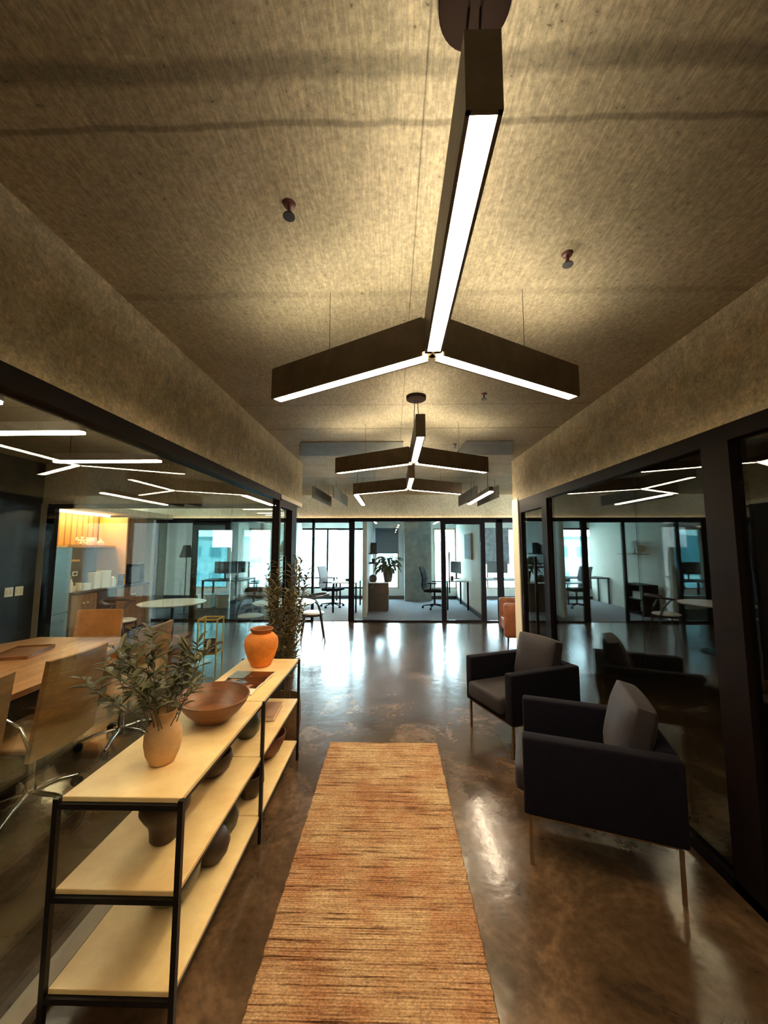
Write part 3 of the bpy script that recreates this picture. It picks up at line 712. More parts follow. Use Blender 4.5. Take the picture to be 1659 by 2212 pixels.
# floor planter + tall plant
PX, PY = -.93, 3.30
v = vase('floor_planter', 'brown round floor planter behind the far end of the console', (PX, PY, 0), [(0, 0), (.11, 0), (.14, .03), (.155, .15), (.15, .3), (.142, .345), (.132, .345), (.138, .3), (.14, .28), (0, .28)], mat('brown_planter', (.17, .10, .055), .6, var=.4, vscale=7), 'planter')
b = BM(); lathe(b, [(0, .285), (.137, .285), (.137, .275), (0, .275)], 32); obj('soil', b, mat('soil', (.03, .02, .012), .95), v)
branch_cluster('tall_plant', 'tall bushy bamboo-like plant with small dusty leaves behind the orange vase', (PX - .02, PY, .29), 22, 1.42, .15, .095, .024, M['leaf_dry'], M['stem'], r0=.12, leaf_from=.22, nl=46, stem_r=.004, curve=.1, cat='plant', seed=11)

# ------------------------------------------------------------------ armchairs
def armchair(loc, rz, lab):
    r = thing('armchair', lab, 'armchair', loc, rz, 'charcoal armchairs along the right glass wall')
    W, D = .62, .70; zb = .245; A = .62; ta = .085
    for s in (-1, 1):
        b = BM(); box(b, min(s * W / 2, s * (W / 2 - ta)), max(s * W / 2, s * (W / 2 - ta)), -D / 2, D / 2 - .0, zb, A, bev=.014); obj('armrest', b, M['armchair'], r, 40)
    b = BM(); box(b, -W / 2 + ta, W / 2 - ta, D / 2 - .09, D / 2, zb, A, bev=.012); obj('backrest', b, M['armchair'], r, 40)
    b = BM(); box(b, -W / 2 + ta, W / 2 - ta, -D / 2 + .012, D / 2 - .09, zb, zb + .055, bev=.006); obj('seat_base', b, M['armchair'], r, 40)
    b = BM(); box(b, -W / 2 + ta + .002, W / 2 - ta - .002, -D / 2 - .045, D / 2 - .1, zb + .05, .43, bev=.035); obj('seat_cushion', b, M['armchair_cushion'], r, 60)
    b = BM()
    mx = Matrix.Translation((0, D / 2 - .20, .43)) @ Matrix.Rotation(math.radians(-13), 4, 'X')
    # plump tapering cushion
    r_ = bmesh.ops.create_cube(b, size=1)
    bmesh.ops.transform(b, matrix=Matrix.Translation((0, 0, .19)) @ Matrix.Diagonal((W - 2 * ta - .006, .17, .38, 1)), verts=r_['verts'])
    bmesh.ops.subdivide_edges(b, edges=b.edges[:], cuts=7, use_grid_fill=True)
    for v_ in b.verts:
        x, y, z = v_.co; nx = x / ((W - 2 * ta) / 2); nz = (z - .19) / .19
        f = (1 - abs(nx) ** 4) * (1 - abs(nz) ** 4)
        v_.co.y = y * (.55 + .55 * f) ; v_.co.x = x * (1 - .03 * (1 - abs(nz)) )
        v_.co.z = z - .012 * (1 - nx * nx) * (nz < 0) + .01 * (nz > 0) * (1 - nx * nx)
    bmesh.ops.transform(b, matrix=mx, verts=b.verts)
    bmesh.ops.smooth_vert(b, verts=b.verts, factor=.5, use_axis_x=True, use_axis_y=True, use_axis_z=True)
    obj('back_cushion', b, M['armchair_cushion'], r, 60)
    b = BM()
    for x in (-W / 2 + .03, W / 2 - .03): box(b, x - .008, x + .008, -D / 2 + .03, D / 2 - .03, zb - .014, zb)
    for y in (-D / 2 + .03, D / 2 - .03): box(b, -W / 2 + .03, W / 2 - .03, y - .008, y + .008, zb - .014, zb)
    obj('base_rail', b, M['brass_leg'], r)
    for x in (-W / 2 + .03, W / 2 - .03):
        for y in (-D / 2 + .03, D / 2 - .03):
            b = BM(); box(b, x - .008, x + .008, y - .008, y + .008, 0, zb - .014); obj('leg', b, M['brass_leg'], r)
    return r
ac = armchair((1.10, 2.25, 0), math.radians(-109), 'near charcoal armchair in the dark foreground with a tall back cushion, turned left')
dup(ac, (1.107, 3.42, 0), math.radians(-67.7), 'far charcoal armchair with glossy seat highlight, behind the nearer one')

# brown leather armchair beyond the right corner
r = thing('leather_armchair', 'reddish brown leather armchair half hidden behind the cream corner strip', 'armchair', (2.25, 6.55, 0), math.radians(-100))
b = BM(); box(b, -.40, .40, -.38, .36, .2, .40, bev=.04); obj('seat', b, M['brown_leather'], r, 50)
for s in (-1, 1):
    b = BM(); box(b, min(s * .28, s * .44), max(s * .28, s * .44), -.4, .4, .16, .70, bev=.045); obj('armrest', b, M['brown_leather'], r, 50)
b = BM(); box(b, -.28, .28, .24, .42, .2, .88, bev=.05); obj('backrest', b, M['brown_leather'], r, 50)
b = BM(); box(b, -.27, .27, .05, .2, .42, .90, Matrix.Translation((0, .1, 0)) @ Matrix.Rotation(-.2, 4, 'X'), bev=.04); obj('cushion', b, M['tan_leather'], r, 50)
for x in (-.38, .38):
    for y in (-.34, .34):
        b = BM(); cyl(b, (x, y, .17), (x * 1.03, y * 1.03, 0), .018, .01); obj('leg', b, M['steel_black'], r)

# ------------------------------------------------------------------ conference room
# boat-shaped table
r = thing('conference_table', 'long boat-shaped brown wood conference table behind the left glass', 'table', (-2.97, 2.25, 0))
def boat(hw, he, L, n=18):
    pts = []
    for i in range(n + 1):
        q = -1 + 2 * i / n; pts.append((hw - (hw - he) * q * q, q * L / 2))
    return pts + [(-x, y) for x, y in pts[::-1]]
b = BM(); prism(b, boat(.74, .42, 2.8), .705, .74); obj('tabletop', b, M['table_wood'], r)
for y in (-.8, .8):
    b = BM(); box(b, -.22, .22, y - .05, y + .05, .03, .705); box(b, -.34, .34, y - .09, y + .09, 0, .03); obj('leg', b, M['chair_dark'], r)
def conf_chair(loc, rz, lab, m):
    r = thing('conference_chair', lab, 'office chair', loc, rz, 'leather conference chairs around the wooden table')
    def curved(b, w, z0, z1, y0, y1, th, n=8, sag=.03):
        rows = []
        for j in range(9):
            q = j / 8; z = z0 + (z1 - z0) * q; y = y0 + (y1 - y0) * q
            ww = w * (1 - .04 * q)
            row = []
            for i in range(n + 1):
                p = -1 + 2 * i / n; row.append(Vector((p * ww / 2, y - sag * p * p, z)))
            rows.append(row)
        F = [[b.verts.new(p) for p in row] for row in rows]; B = [[b.verts.new(p + Vector((0, th, 0))) for p in row] for row in rows]
        for G in (F, B):
            for a, c_ in zip(G, G[1:]):
                for k in range(n): b.faces.new((a[k], a[k + 1], c_[k + 1], c_[k]))
        for j in range(8):
            b.faces.new((F[j][0], F[j + 1][0], B[j + 1][0], B[j][0])); b.faces.new((F[j][n], B[j][n], B[j + 1][n], F[j + 1][n]))
        for k in range(n):
            b.faces.new((F[0][k], B[0][k], B[0][k + 1], F[0][k + 1])); b.faces.new((F[8][k], F[8][k + 1], B[8][k + 1], B[8][k]))
        bmesh.ops.recalc_face_normals(b, faces=b.faces)
    b = BM(); curved(b, .46, .40, .95, .20, .27, .028); obj('backrest', b, m, r, 50)
    b = BM(); box(b, -.23, .23, -.24, .2, .44, .475, bev=.014); obj('seat', b, m, r, 50)
    for s in (-1, 1):
        b = BM(); tube(b, [(s * .23, .20, .46), (s * .255, .16, .60), (s * .255, .05, .655), (s * .255, -.14, .655), (s * .25, -.18, .60), (s * .23, -.16, .45)], .009, 8); obj('armrest', b, M['chrome'], r, 60)
    b = BM(); cyl(b, (0, 0, .10), (0, 0, .44), .022, n=16); cyl(b, (0, 0, .07), (0, 0, .13), .035, n=16); obj('column', b, M['chrome'], r, 40)
    for k in range(5):
        a = 2 * PI * k / 5 + .3
        b = BM(); tube(b, [(.02 * math.cos(a), .02 * math.sin(a), .11), (.16 * math.cos(a), .16 * math.sin(a), .10), (.27 * math.cos(a), .27 * math.sin(a), .07)], [.016, .013, .010], 8)
        lg = obj('leg', b, M['chrome'], r, 50)
        b = BM(); cx, cy = .27 * math.cos(a), .27 * math.sin(a)
        cyl(b, (cx - .018 * math.sin(a), cy + .018 * math.cos(a), .03), (cx + .018 * math.sin(a), cy - .018 * math.cos(a), .03), .03, n=16); cyl(b, (cx, cy, .05), (cx, cy, .075), .008, n=8)
        obj('caster', b, M['black_plastic'], lg, 50)
    return r
cc = conf_chair((-2.22, 2.40, 0), math.radians(-90), 'khaki leather chair back middle of three on the glass side of the table', M['khaki_leather'])
dup(cc, (-2.25, 1.79, 0), math.radians(-90), 'khaki leather chair cut off by the left edge, nearest of the three')
dup(cc, (-2.25, 3.22, 0), math.radians(-92), 'khaki leather chair seen behind the olive branches, farthest on the glass side of the table')
conf_chair((-3.02, 3.70, 0), math.radians(6), 'orange-lit leather chair at the far head of the conference table', M['tan_leather'])  # warm light on this chair is put into an oranger leather
# things on the conference table
r = thing('serving_tray', 'dark reddish wooden tray on the conference table', 'tray', (-3.0, 3.08, .7405), .3)
b = BM(); box(b, -.13, .13, -.19, .19, 0, .012); obj('base', b, M['wood_bowl'], r)
b = BM()
for s in (-1, 1): box(b, s * .13 - .005, s * .13 + .005, -.19, .19, 0, .025); box(b, -.13, .13, s * .19 - .005, s * .19 + .005, 0, .025)
obj('rim', b, M['wood_bowl'], r)
r = thing('wooden_box', 'small orange-lidded wooden box on the conference table at the left edge', 'box', (-3.08, 2.66, .7405), .2)
b = BM(); box(b, -.09, .09, -.07, .07, 0, .06); obj('body', b, M['wood_bowl'], r)
b = BM(); box(b, -.093, .093, -.073, .073, .06, .07); obj('lid', b, M['tan_leather'], r)
# brass stand added in place of a golden reflection in the glass
r = thing('added_brass_stand', 'brass framed stand with a small pot behind the olive branches, added for a golden reflection', 'plant stand', (-2.02, 4.25, 0), .1)
b = BM()
for x in (-.1, .1):
    for y in (-.1, .1): box(b, x - .007, x + .007, y - .007, y + .007, 0, .82)
for z in (.45, .813):
    for s in (-.1, .1): box(b, -.1, .1, s - .007, s + .007, z - .007, z + .007); box(b, s - .007, s + .007, -.1, .1, z - .007, z + .007)
obj('frame', b, M['brass'], r)
b = BM(); box(b, -.1, .1, -.1, .1, .45, .458); obj('shelf', b, M['dark_clay'], r)
b = BM(); lathe(b, [(0, .459), (.05, .459), (.07, .58), (.062, .58), (.045, .48), (0, .47)], 24); obj('pot', b, M['dark_clay'], r, 50)
# switches on the dark wall
for y, lab in ((4.68, 'left white double switch plate on the dark conference wall'), (4.81, 'right white double switch plate on the dark conference wall')):
    r = thing('light_switch', lab, 'light switch', (-4.8, y, 1.04), 0, 'switch plates on the dark wall')
    b = BM(); box(b, .0005, .008, -.052, .052, -.058, .058, bev=.002); obj('plate', b, M['white_plastic'], r)
    for s in (-1, 1):
        b = BM(); box(b, .008, .013, s * .024 - .013, s * .024 + .013, -.03, .03); obj('rocker', b, M['ceramic'], r)

# ------------------------------------------------------------------ lounge tables and chairs
def round_table(loc, rad, lab):
    r = thing('round_table', lab, 'table', loc, 0, 'round cream tables in the lounge')
    b = BM(); lathe(b, [(0, .715), (rad - .03, .715), (rad, .735), (rad, .74), (0, .74)], 64); obj('tabletop', b, M['white_top'], r, 30)
    b = BM(); lathe(b, [(0, 0), (.24, 0), (.24, .012), (.04, .03), (.03, .06), (.028, .68), (.08, .714), (0, .714)], 32); obj('pedestal', b, M['steel_black'], r, 40)
    return r
ta = round_table((-3.45, 5.95, 0), .48, 'left round cream table near the kitchen')
dup(ta, (-1.71, 6.03, 0), 0, 'right round cream table behind the tall plant')
def bent_chair(loc, rz, lab):
    r = thing('dining_chair', lab, 'chair', loc, rz, 'dark bentwood chairs around the round tables')
    b = BM(); lathe(b, [(0, .455), (.205, .455), (.215, .47), (.19, .482), (0, .476)], 36, 1, .95); obj('seat', b, M['white_top'], r, 40)
    b = BM(); lathe(b, [(0, .42), (.19, .42), (.2, .455), (0, .455)], 36, 1, .95); obj('apron', b, M['chair_dark'], r, 40)
    b = BM(); pts = []
    for i in range(17):
        a = math.radians(200 - 220 * i / 16)
        pts.append((.245 * math.cos(a), .03 + .24 * math.sin(a), .745 + .03 * math.sin(a)))
    tube(b, pts, [.014 + .012 * math.sin(PI * i / 16) for i in range(17)], 10); obj('backrest', b, M['chair_dark'], r, 60)
    for sx in (-1, 1):
        b = BM(); tube(b, [(sx * .225, -.02, .745), (sx * .19, .10, .60), (sx * .165, .14, .45), (sx * .19, .21, 0)], [.014, .016, .017, .010], 8); obj('leg', b, M['chair_dark'], r, 60)
        b = BM(); tube(b, [(sx * .15, -.13, .45), (sx * .185, -.19, 0)], [.017, .009], 8); obj('leg', b, M['chair_dark'], r, 60)
    return r
bc = bent_chair((-1.40, 6.68, 0), math.radians(-75), 'dark bentwood chair with cream seat standing right of the black post')
dup(bc, (-2.36, 6.35, 0), math.radians(70), 'dark bentwood chair at the left of the right round table, seen through the glass')
dup(bc, (-4.22, 5.9, 0), math.radians(95), 'dark bentwood chair at the left of the round table near the kitchen')

# ------------------------------------------------------------------ kitchen
r = thing('refrigerator', 'brushed steel refrigerator at the left of the kitchen recess', 'refrigerator', (-5.25, 5.46, 0))
b = BM(); box(b, -.3, .27, -.31, .29, 0, 1.60); obj('body', b, M['fridge'], r)
b = BM(); box(b, .272, .31, -.305, .285, .62, 1.59, bev=.006); d = obj('door', b, M['fridge'], r)
b = BM(); box(b, .33, .345, -.27, -.25, .75, 1.45); box(b, .31, .34, -.268, -.252, .78, .8); box(b, .31, .34, -.268, -.252, 1.4, 1.42); obj('handle', b, M['chrome'], d)
b = BM(); box(b, .272, .31, -.305, .285, .05, .61, bev=.006); d = obj('freezer_drawer', b, M['fridge'], r)
b = BM(); box(b, .33, .345, -.25, .23, .50, .52); obj('handle', b, M['chrome'], d)
for i, (ya, yb, m, lab) in enumerate(((5.77, 6.27, 'cab_wood', 'brown wood base cabinet nearest the refrigerator'), (6.71, 7.55, 'cab_wood', 'brown wood base cabinet at the far end of the counter'))):
    r = thing('base_cabinet', lab, 'cabinet', (-5.2, (ya + yb) / 2, 0), 0, 'kitchen base cabinets'); h = (yb - ya) / 2
    b = BM(); box(b, -.34, .27, -h, h, .08, .87); box(b, -.3, .22, -h + .01, h - .01, 0, .08); obj('body', b, M['cab_brown'], r)
    for s in (-1, 1):
        b = BM(); y0_, y1_ = (-h + .005, -.003) if s < 0 else (.003, h - .005)
        box(b, .272, .29, y0_, y1_, .1, .86); d = obj('door', b, M[m], r)
        b = BM(); lathe(b, [(0, 0), (.012, 0), (.016, .02), (0, .02)], 16); o = obj('knob', b, M['ceramic'], d); o.rotation_euler = (0, PI / 2, 0); o.location = (.29, -s * -.04, .72)
r = thing('dishwasher', 'dark dishwasher front between the two kitchen base cabinets', 'dishwasher', (-5.2, 6.49, 0))
b = BM(); box(b, -.3, .27, -.21, .21, .0, .87); obj('body', b, M['black_plastic'], r)
b = BM(); box(b, .272, .29, -.205, .205, .1, .86); obj('door', b, M['dark_stone'], r)
b = BM(); box(b, -5.55, -4.88, 5.77, 7.56, .872, .90); tag(obj('countertop', b, M['dark_stone']), 'dark kitchen countertop running away from the refrigerator', 'countertop')
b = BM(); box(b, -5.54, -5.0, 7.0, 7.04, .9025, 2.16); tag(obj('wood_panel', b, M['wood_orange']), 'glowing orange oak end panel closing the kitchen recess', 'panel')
r = thing('oven_tower', 'tall brown kitchen unit with a dark microwave right of the oak panel', 'cabinet', (-5.27, 7.33, .9025))
b = BM(); box(b, -.27, .27, -.28, .22, .38, 1.26); obj('body', b, M['cab_wood'], r)
b = BM(); box(b, -.25, .30, -.27, .2, 0, .36); mwv = obj('microwave', b, M['black_plastic'], r)
b = BM(); box(b, .301, .306, -.25, .04, .04, .32); obj('door', b, M['dark_wall'], mwv)
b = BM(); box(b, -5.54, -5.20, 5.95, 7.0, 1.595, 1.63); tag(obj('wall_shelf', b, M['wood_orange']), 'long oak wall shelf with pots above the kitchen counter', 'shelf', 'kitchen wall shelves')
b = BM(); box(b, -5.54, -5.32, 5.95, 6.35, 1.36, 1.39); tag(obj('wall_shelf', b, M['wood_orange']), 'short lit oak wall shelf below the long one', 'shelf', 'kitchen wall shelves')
ZS = 1.6305
r = thing('dried_flowers', 'cream bunch of dried flowers lying on the long kitchen shelf', 'flowers', (-5.36, 6.42, ZS))
b = BM(); random.seed(3)
for k in range(26):
    a = random.uniform(0, 2 * PI); rr = random.uniform(0, .07)
    r_ = bmesh.ops.create_icosphere(b, subdivisions=1, radius=random.uniform(.014, .024)); bmesh.ops.translate(b, verts=r_['verts'], vec=(rr * math.cos(a), rr * 1.6 * math.sin(a), random.uniform(.02, .13)))
obj('blossom', b, M['ceramic'], r)
b = BM()
for k in range(6): cyl(b, (0, -.1 + .03 * k, .01), (0, -.26 + .02 * k, .012), .004, n=5)
obj('stem', b, M['stem'], r)
vase('ceramic_jar', 'rounded cream jar on the long kitchen shelf between flowers and gourd vase', (-5.36, 6.62, ZS), [(0, 0), (.06, 0), (.078, .04), (.08, .1), (.07, .14), (.06, .14), (.07, .1), (0, .02)], M['ceramic'], 'jar')
vase('gourd_vase', 'small gourd-shaped cream vase at the right of the kitchen shelf', (-5.36, 6.83, ZS), [(0, 0), (.045, 0), (.062, .03), (.055, .07), (.02, .095), (.014, .12), (.018, .135), (.01, .13), (0, .02)], M['ceramic'])
ZC = .9005
def small_box(name, lab, cat, loc, dx, dy, dz, m, grp=None):
    o = thing(name, lab, cat, loc, 0, grp)
    b = BM(); box(b, -dx / 2, dx / 2, -dy / 2, dy / 2, 0, dz, bev=.004); obj('body', b, m, o)
    b = BM(); box(b, -dx / 2 - .002, dx / 2 + .002, -dy / 2 - .002, dy / 2 + .002, dz, dz + .012); obj('lid', b, M['ceramic'], o)
small_box('canister', 'taller left cream canister on the kitchen counter', 'canister', (-5.05, 6.35, ZC), .12, .13, .26, M['ceramic'], 'cream canisters on the kitchen counter')
small_box('canister', 'wider right cream canister on the kitchen counter', 'canister', (-5.05, 6.56, ZC), .12, .20, .28, M['ceramic'], 'cream canisters on the kitchen counter')
small_box('tea_box', 'small cream box between the cups and the canisters', 'box', (-5.02, 6.15, ZC), .08, .12, .10, M['ceramic'])
for y, h_, lab in ((5.93, .09, 'wider cream cup nearest the refrigerator'), (6.03, .13, 'taller cream cup beside the small box')):
    vase('cup', lab, (-5.05, y, ZC), [(0, 0), (.03, 0), (.042, .02), (.045, h_), (.04, h_), (.037, .02), (0, .012)], M['ceramic'], 'cup', grp='cups on the kitchen counter')
vase('storage_jar', 'pale glass jar with a domed lid right of the canisters', (-5.04, 6.76, ZC), [(0, 0), (.05, 0), (.055, .03), (.055, .12), (.04, .14), (.042, .15), (.02, .17), (0, .18)], M['shade'], 'jar')
vase('coffee_grinder', 'dark coffee grinder at the right end of the kitchen counter', (-5.0, 6.92, ZC), [(0, 0), (.045, 0), (.045, .08), (.035, .09), (.035, .1), (.046, .11), (.046, .2), (0, .2)], M['black_plastic'], 'grinder')
vase('white_bottle', 'slim white bottle beside the refrigerator', (-5.0, 5.83, ZC), [(0, 0), (.028, 0), (.03, .14), (.012, .18), (.012, .21), (0, .21)], M['white_plastic'], 'bottle')
r = thing('faucet', 'curved steel faucet over the kitchen counter', 'faucet', (-5.35, 6.05, ZC))
b = BM(); tube(b, [(0, 0, 0), (0, 0, .2), (.02, 0, .26), (.08, 0, .28), (.14, 0, .25), (.15, 0, .2)], .011, 8); obj('spout', b, M['chrome'], r, 60)
b = BM(); tube(b, [(0, .02, .05), (.0, .07, .09)], .008, 8); obj('lever', b, M['chrome'], r, 60)
r = thing('power_outlet', 'small white outlet plate on the dark kitchen backsplash', 'outlet', (-5.54, 6.52, 1.14))
b = BM(); box(b, .0005, .01, -.055, .055, -.04, .04); obj('plate', b, M['white_plastic'], r)
b = BM(); box(b, .01, .013, -.03, .03, -.015, .015); obj('socket', b, M['black_plastic'], r)

# ------------------------------------------------------------------ offices
def office_chair(loc, rz, lab, mb, ms):
    r = thing('office_chair', lab, 'office chair', loc, rz, 'swivel chairs in the far offices')
    b = BM(); box(b, -.24, .24, -.25, .22, .44, .51, bev=.025); obj('seat', b, ms, r, 50)
    b = BM(); pts = [(0, .25, .50), (0, .27, .62), (0, .25, .78), (0, .29, .95), (0, .34, 1.08)]
    for (a, c_) in zip(pts, pts[1:]):
        w1 = .23 - .05 * abs(a[2] - .75); w2 = .23 - .05 * abs(c_[2] - .75)
        q = [b.verts.new(p) for p in ((-w1, a[1], a[2]), (w1, a[1], a[2]), (w2, c_[1], c_[2]), (-w2, c_[1], c_[2]), (-w1, a[1] + .03, a[2]), (w1, a[1] + .03, a[2]), (w2, c_[1] + .03, c_[2]), (-w2, c_[1] + .03, c_[2]))]
        for f in ((0, 1, 2, 3), (4, 7, 6, 5), (0, 3, 7, 4), (1, 5, 6, 2), (3, 2, 6, 7), (0, 4, 5, 1)): b.faces.new([q[k] for k in f])
    obj('backrest', b, mb, r)
    b = BM(); tube(b, [(0, .1, .42), (0, .28, .43), (0, .31, .6)], .018, 8); obj('back_bracket', b, M['black_plastic'], r)
    for s in (-1, 1):
        b = BM(); tube(b, [(s * .2, .05, .43), (s * .28, .05, .47), (s * .285, .04, .66)], .014, 8); box(b, s * .285 - .04, s * .285 + .04, -.12, .12, .66, .685); obj('armrest', b, M['black_plastic'], r)
    b = BM(); cyl(b, (0, 0, .09), (0, 0, .44), .025, n=12); obj('column', b, M['black_plastic'], r)
    for k in range(5):
        a = 2 * PI * k / 5 + .5; cx, cy = .31 * math.cos(a), .31 * math.sin(a)
        b = BM(); tube(b, [(0, 0, .11), (cx, cy, .07)], [.02, .012], 6); lg = obj('leg', b, M['black_plastic'], r)
        b = BM(); cyl(b, (cx - .02 * math.sin(a), cy + .02 * math.cos(a), .03), (cx + .02 * math.sin(a), cy - .02 * math.cos(a), .03), .03, n=12); obj('caster', b, M['black_plastic'], lg)
    return r
office_chair((1.10, 10.1, 0), math.radians(72), 'black swivel chair at the desk in the middle office', M['black_plastic'], M['black_plastic'])
office_chair((-1.62, 10.3, 0), math.radians(72), 'grey-backed swivel chair in the left office with the open door', M['grey_mesh'], M['black_plastic'])
oc = office_chair((-2.75 - .55, 9.3, 0), math.radians(60), 'black swivel chair in the far left office, left of the cream partition', M['black_plastic'], M['black_plastic'])
def desk(loc, w, d, lab, mt, ml, rz=0):
    r = thing('desk', lab, 'desk', loc, rz, 'desks in the far offices')
    b = BM(); box(b, -w / 2, w / 2, -d / 2, d / 2, .71, .74); obj('desktop', b, mt, r)
    for x in (-w / 2 + .03, w / 2 - .03):
        for y in (-d / 2 + .03, d / 2 - .03):
            b = BM(); box(b, x - .02, x + .02, y - .02, y + .02, 0, .71); obj('leg', b, ml, r)
    return r
desk((1.66, 10.35, 0), .58, 1.1, 'white-topped desk with black legs against the picture wall', M['desk_white'], M['black_plastic'])
desk((-1.18, 10.0, 0), .62, 1.3, 'white-topped desk in the left office behind the grey chair', M['desk_white'], M['black_plastic'])
desk((-2.25, 11.2, 0), 1.2, .6, 'dark desk under the window of the left office', M['cab_brown'], M['cab_brown'])
desk((-4.3, 10.2, 0), 1.4, .65, 'dark desk in the far left office, seen through the conference room glass', M['cab_brown'], M['black_plastic'])
desk((3.0, 10.6, 0), 1.2, .7, 'grey desk in the right office beyond the leather armchair', M['canvas'], M['black_plastic'])
def monitor(loc, rz, lab):
    r = thing('monitor', lab, 'monitor', loc, rz, 'monitors on the office desks')
    b = BM(); box(b, -.27, .27, -.012, .012, .15, .47, bev=.004); obj('screen', b, M['screen'], r)
    b = BM(); box(b, -.02, .02, .012, .03, .01, .3); obj('neck', b, M['black_plastic'], r)
    b = BM(); box(b, -.11, .11, -.07, .09, 0, .01); obj('foot', b, M['black_plastic'], r)
    return r
mo = monitor((1.74, 10.55, .7405), math.radians(-70), 'monitor on the white desk in the middle office')
dup(mo, (-4.55, 10.25, .7405), math.radians(10), 'dark monitor at the left on the desk in the far left office')
dup(mo, (-3.95, 10.25, .7405), math.radians(-10), 'dark monitor at the right on the desk in the far left office')
dup(mo, (2.9, 10.6, .7405), math.radians(-20), 'monitor on the desk in the right office')
vase('pencil_cup', 'dark pencil cup on the white desk in the middle office', (1.55, 10.0, .7405), [(0, 0), (.04, 0), (.04, .11), (.034, .11), (.034, .01), (0, .01)], M['dark_clay'], 'cup')
vase('desk_plant_pot', 'small dark pot on the desk in the left office', (-1.15, 9.75, .7405), [(0, 0), (.05, 0), (.07, .06), (.06, .06), (.04, .01), (0, .01)], M['leaf_dark'], 'pot')
r = thing('desk_lamp', 'slim desk lamp with a round disc head in the far left office', 'lamp', (-3.66, 9.95, .7405))
b = BM(); cyl(b, (0, 0, 0), (0, 0, .42), .006, n=8); lathe(b, [(0, 0), (.08, 0), (.08, .012), (0, .012)], 24); obj('stand', b, M['black_plastic'], r)
b = BM(); cyl(b, (0, -.01, .48), (0, .01, .48), .085, n=24); obj('disc_head', b, M['screen'], r)
# picture
r = thing('wall_picture', 'grey canvas picture on the right wall of the middle office', 'picture', (1.985, 9.85, 1.62))
b = BM(); box(b, -.045, -.0005, -.42, .42, -.33, .33); obj('frame', b, M['oak'], r)
b = BM(); box(b, -.05, -.046, -.40, .40, -.31, .31); obj('canvas', b, M['canvas'], r)
# cabinet with plant in middle office
r = thing('office_cabinet', 'low dark brown cabinet left of the column in the middle office', 'cabinet', (-.36, 10.0, 0))
b = BM(); box(b, -.24, .24, -.4, .4, .0, .7); obj('body', b, M['cab_brown'], r)
b = BM(); box(b, -.25, .25, -.41, .41, .7, .72); obj('top', b, M['desk_white'], r)
for s in (-1, 1):
    b = BM(); box(b, .242, .256, min(s * .395, s * .003), max(s * .395, s * .003), .03, .68); d = obj('door', b, M['cab_brown'], r)
    b = BM(); box(b, .256, .266, s * .04 - .008, s * .04 + .008, .4, .5); obj('handle', b, M['chrome'], d)
v = vase('plant_pot', 'tapering dark pot on the middle office cabinet', (-.12, 9.75, .7205), [(0, 0), (.09, 0), (.13, .24), (.14, .28), (.13, .28), (.12, .22), (0, .22)], M['dark_clay'], 'pot')
r = thing('peace_lily', 'large dark leafy plant in the pot on the middle office cabinet', 'plant', (-.12, 9.75, .9455))
b = BM(); lf = BM(); random.seed(21)
for k in range(64):
    a = random.uniform(0, 2 * PI); out = random.uniform(.05, .21); hh = random.uniform(.12, .42)
    p = Vector((out * math.cos(a), out * math.sin(a), hh)); tube(b, [(0, 0, 0), p * .5 + Vector((0, 0, .06)), p], .005, 5)
    leaf(lf, p, (math.cos(a), math.sin(a), random.uniform(-.3, .5)), random.uniform(.2, .3), random.uniform(.07, .11), random.uniform(.3, .9))
obj('stem', b, M['leaf_dark'], r); obj('foliage', lf, M['leaf_dark'], r)
vase('round_speaker', 'dark rounded object on the cabinet left of the plant pot', (-.50, 9.78, .7205), [(0, 0), (.07, 0), (.1, .05), (.1, .12), (.06, .17), (0, .185)], M['chair_dark'], 'speaker')
for z, lab in ((1.42, 'upper dark wall shelf on the partition of the middle office'), (1.17, 'lower dark wall shelf on the partition of the middle office')):
    b = BM(); box(b, -.619, -.40, 9.8, 10.6, z, z + .02); tag(obj('wall_shelf', b, M['black_plastic']), lab, 'shelf', 'office wall shelves')
for k, (y, h_, tl) in enumerate(((9.9, .24, 0), (9.97, .27, .0), (10.05, .3, .12))):
    r = thing('book', ('shortest book, at the front of the upper office shelf', 'middle book upright on the upper office shelf', 'tallest leaning dark book on the upper office shelf')[k], 'book', (-.50, y, 1.4205), 0, 'books on the upper office shelf')
    b = BM(); box(b, -.075, .07, -.013, .013, .003, h_ - .003); obj('pages', b, M['paper'], r)
    b = BM(); box(b, -.08, .075, -.018, -.0135, 0, h_); box(b, -.08, .075, .0135, .018, 0, h_); box(b, .071, .076, -.018, .018, 0, h_); obj('cover', b, M['black_plastic'], r)
vase('shelf_cup', 'small dark cup on the lower office shelf', (-.52, 10.3, 1.1905), [(0, 0), (.04, 0), (.045, .1), (.04, .1), (.035, .01), (0, .01)], M['black_plastic'], 'cup')
# blind
r = thing('roller_blind', 'half-lowered blue-grey roller blind in the middle office window', 'blind', (-.175, 11.86, 0))
b = BM(); box(b, -.36, .36, -.004, .004, 1.42, 2.2); obj('fabric', b, M['blind'], r)
b = BM(); box(b, -.36, .36, -.012, .012, 1.40, 1.42); obj('bottom_bar', b, M['black_plastic'], r)
r = thing('roller_blind', 'lowered blue-grey roller blind in the right office window', 'blind', (2.72, 11.86, 0))
b = BM(); box(b, -.44, .9, -.004, .004, 1.1, 2.2); obj('fabric', b, M['canvas'], r)
b = BM(); box(b, -.44, .9, -.012, .012, 1.08, 1.1); obj('bottom_bar', b, M['black_plastic'], r)
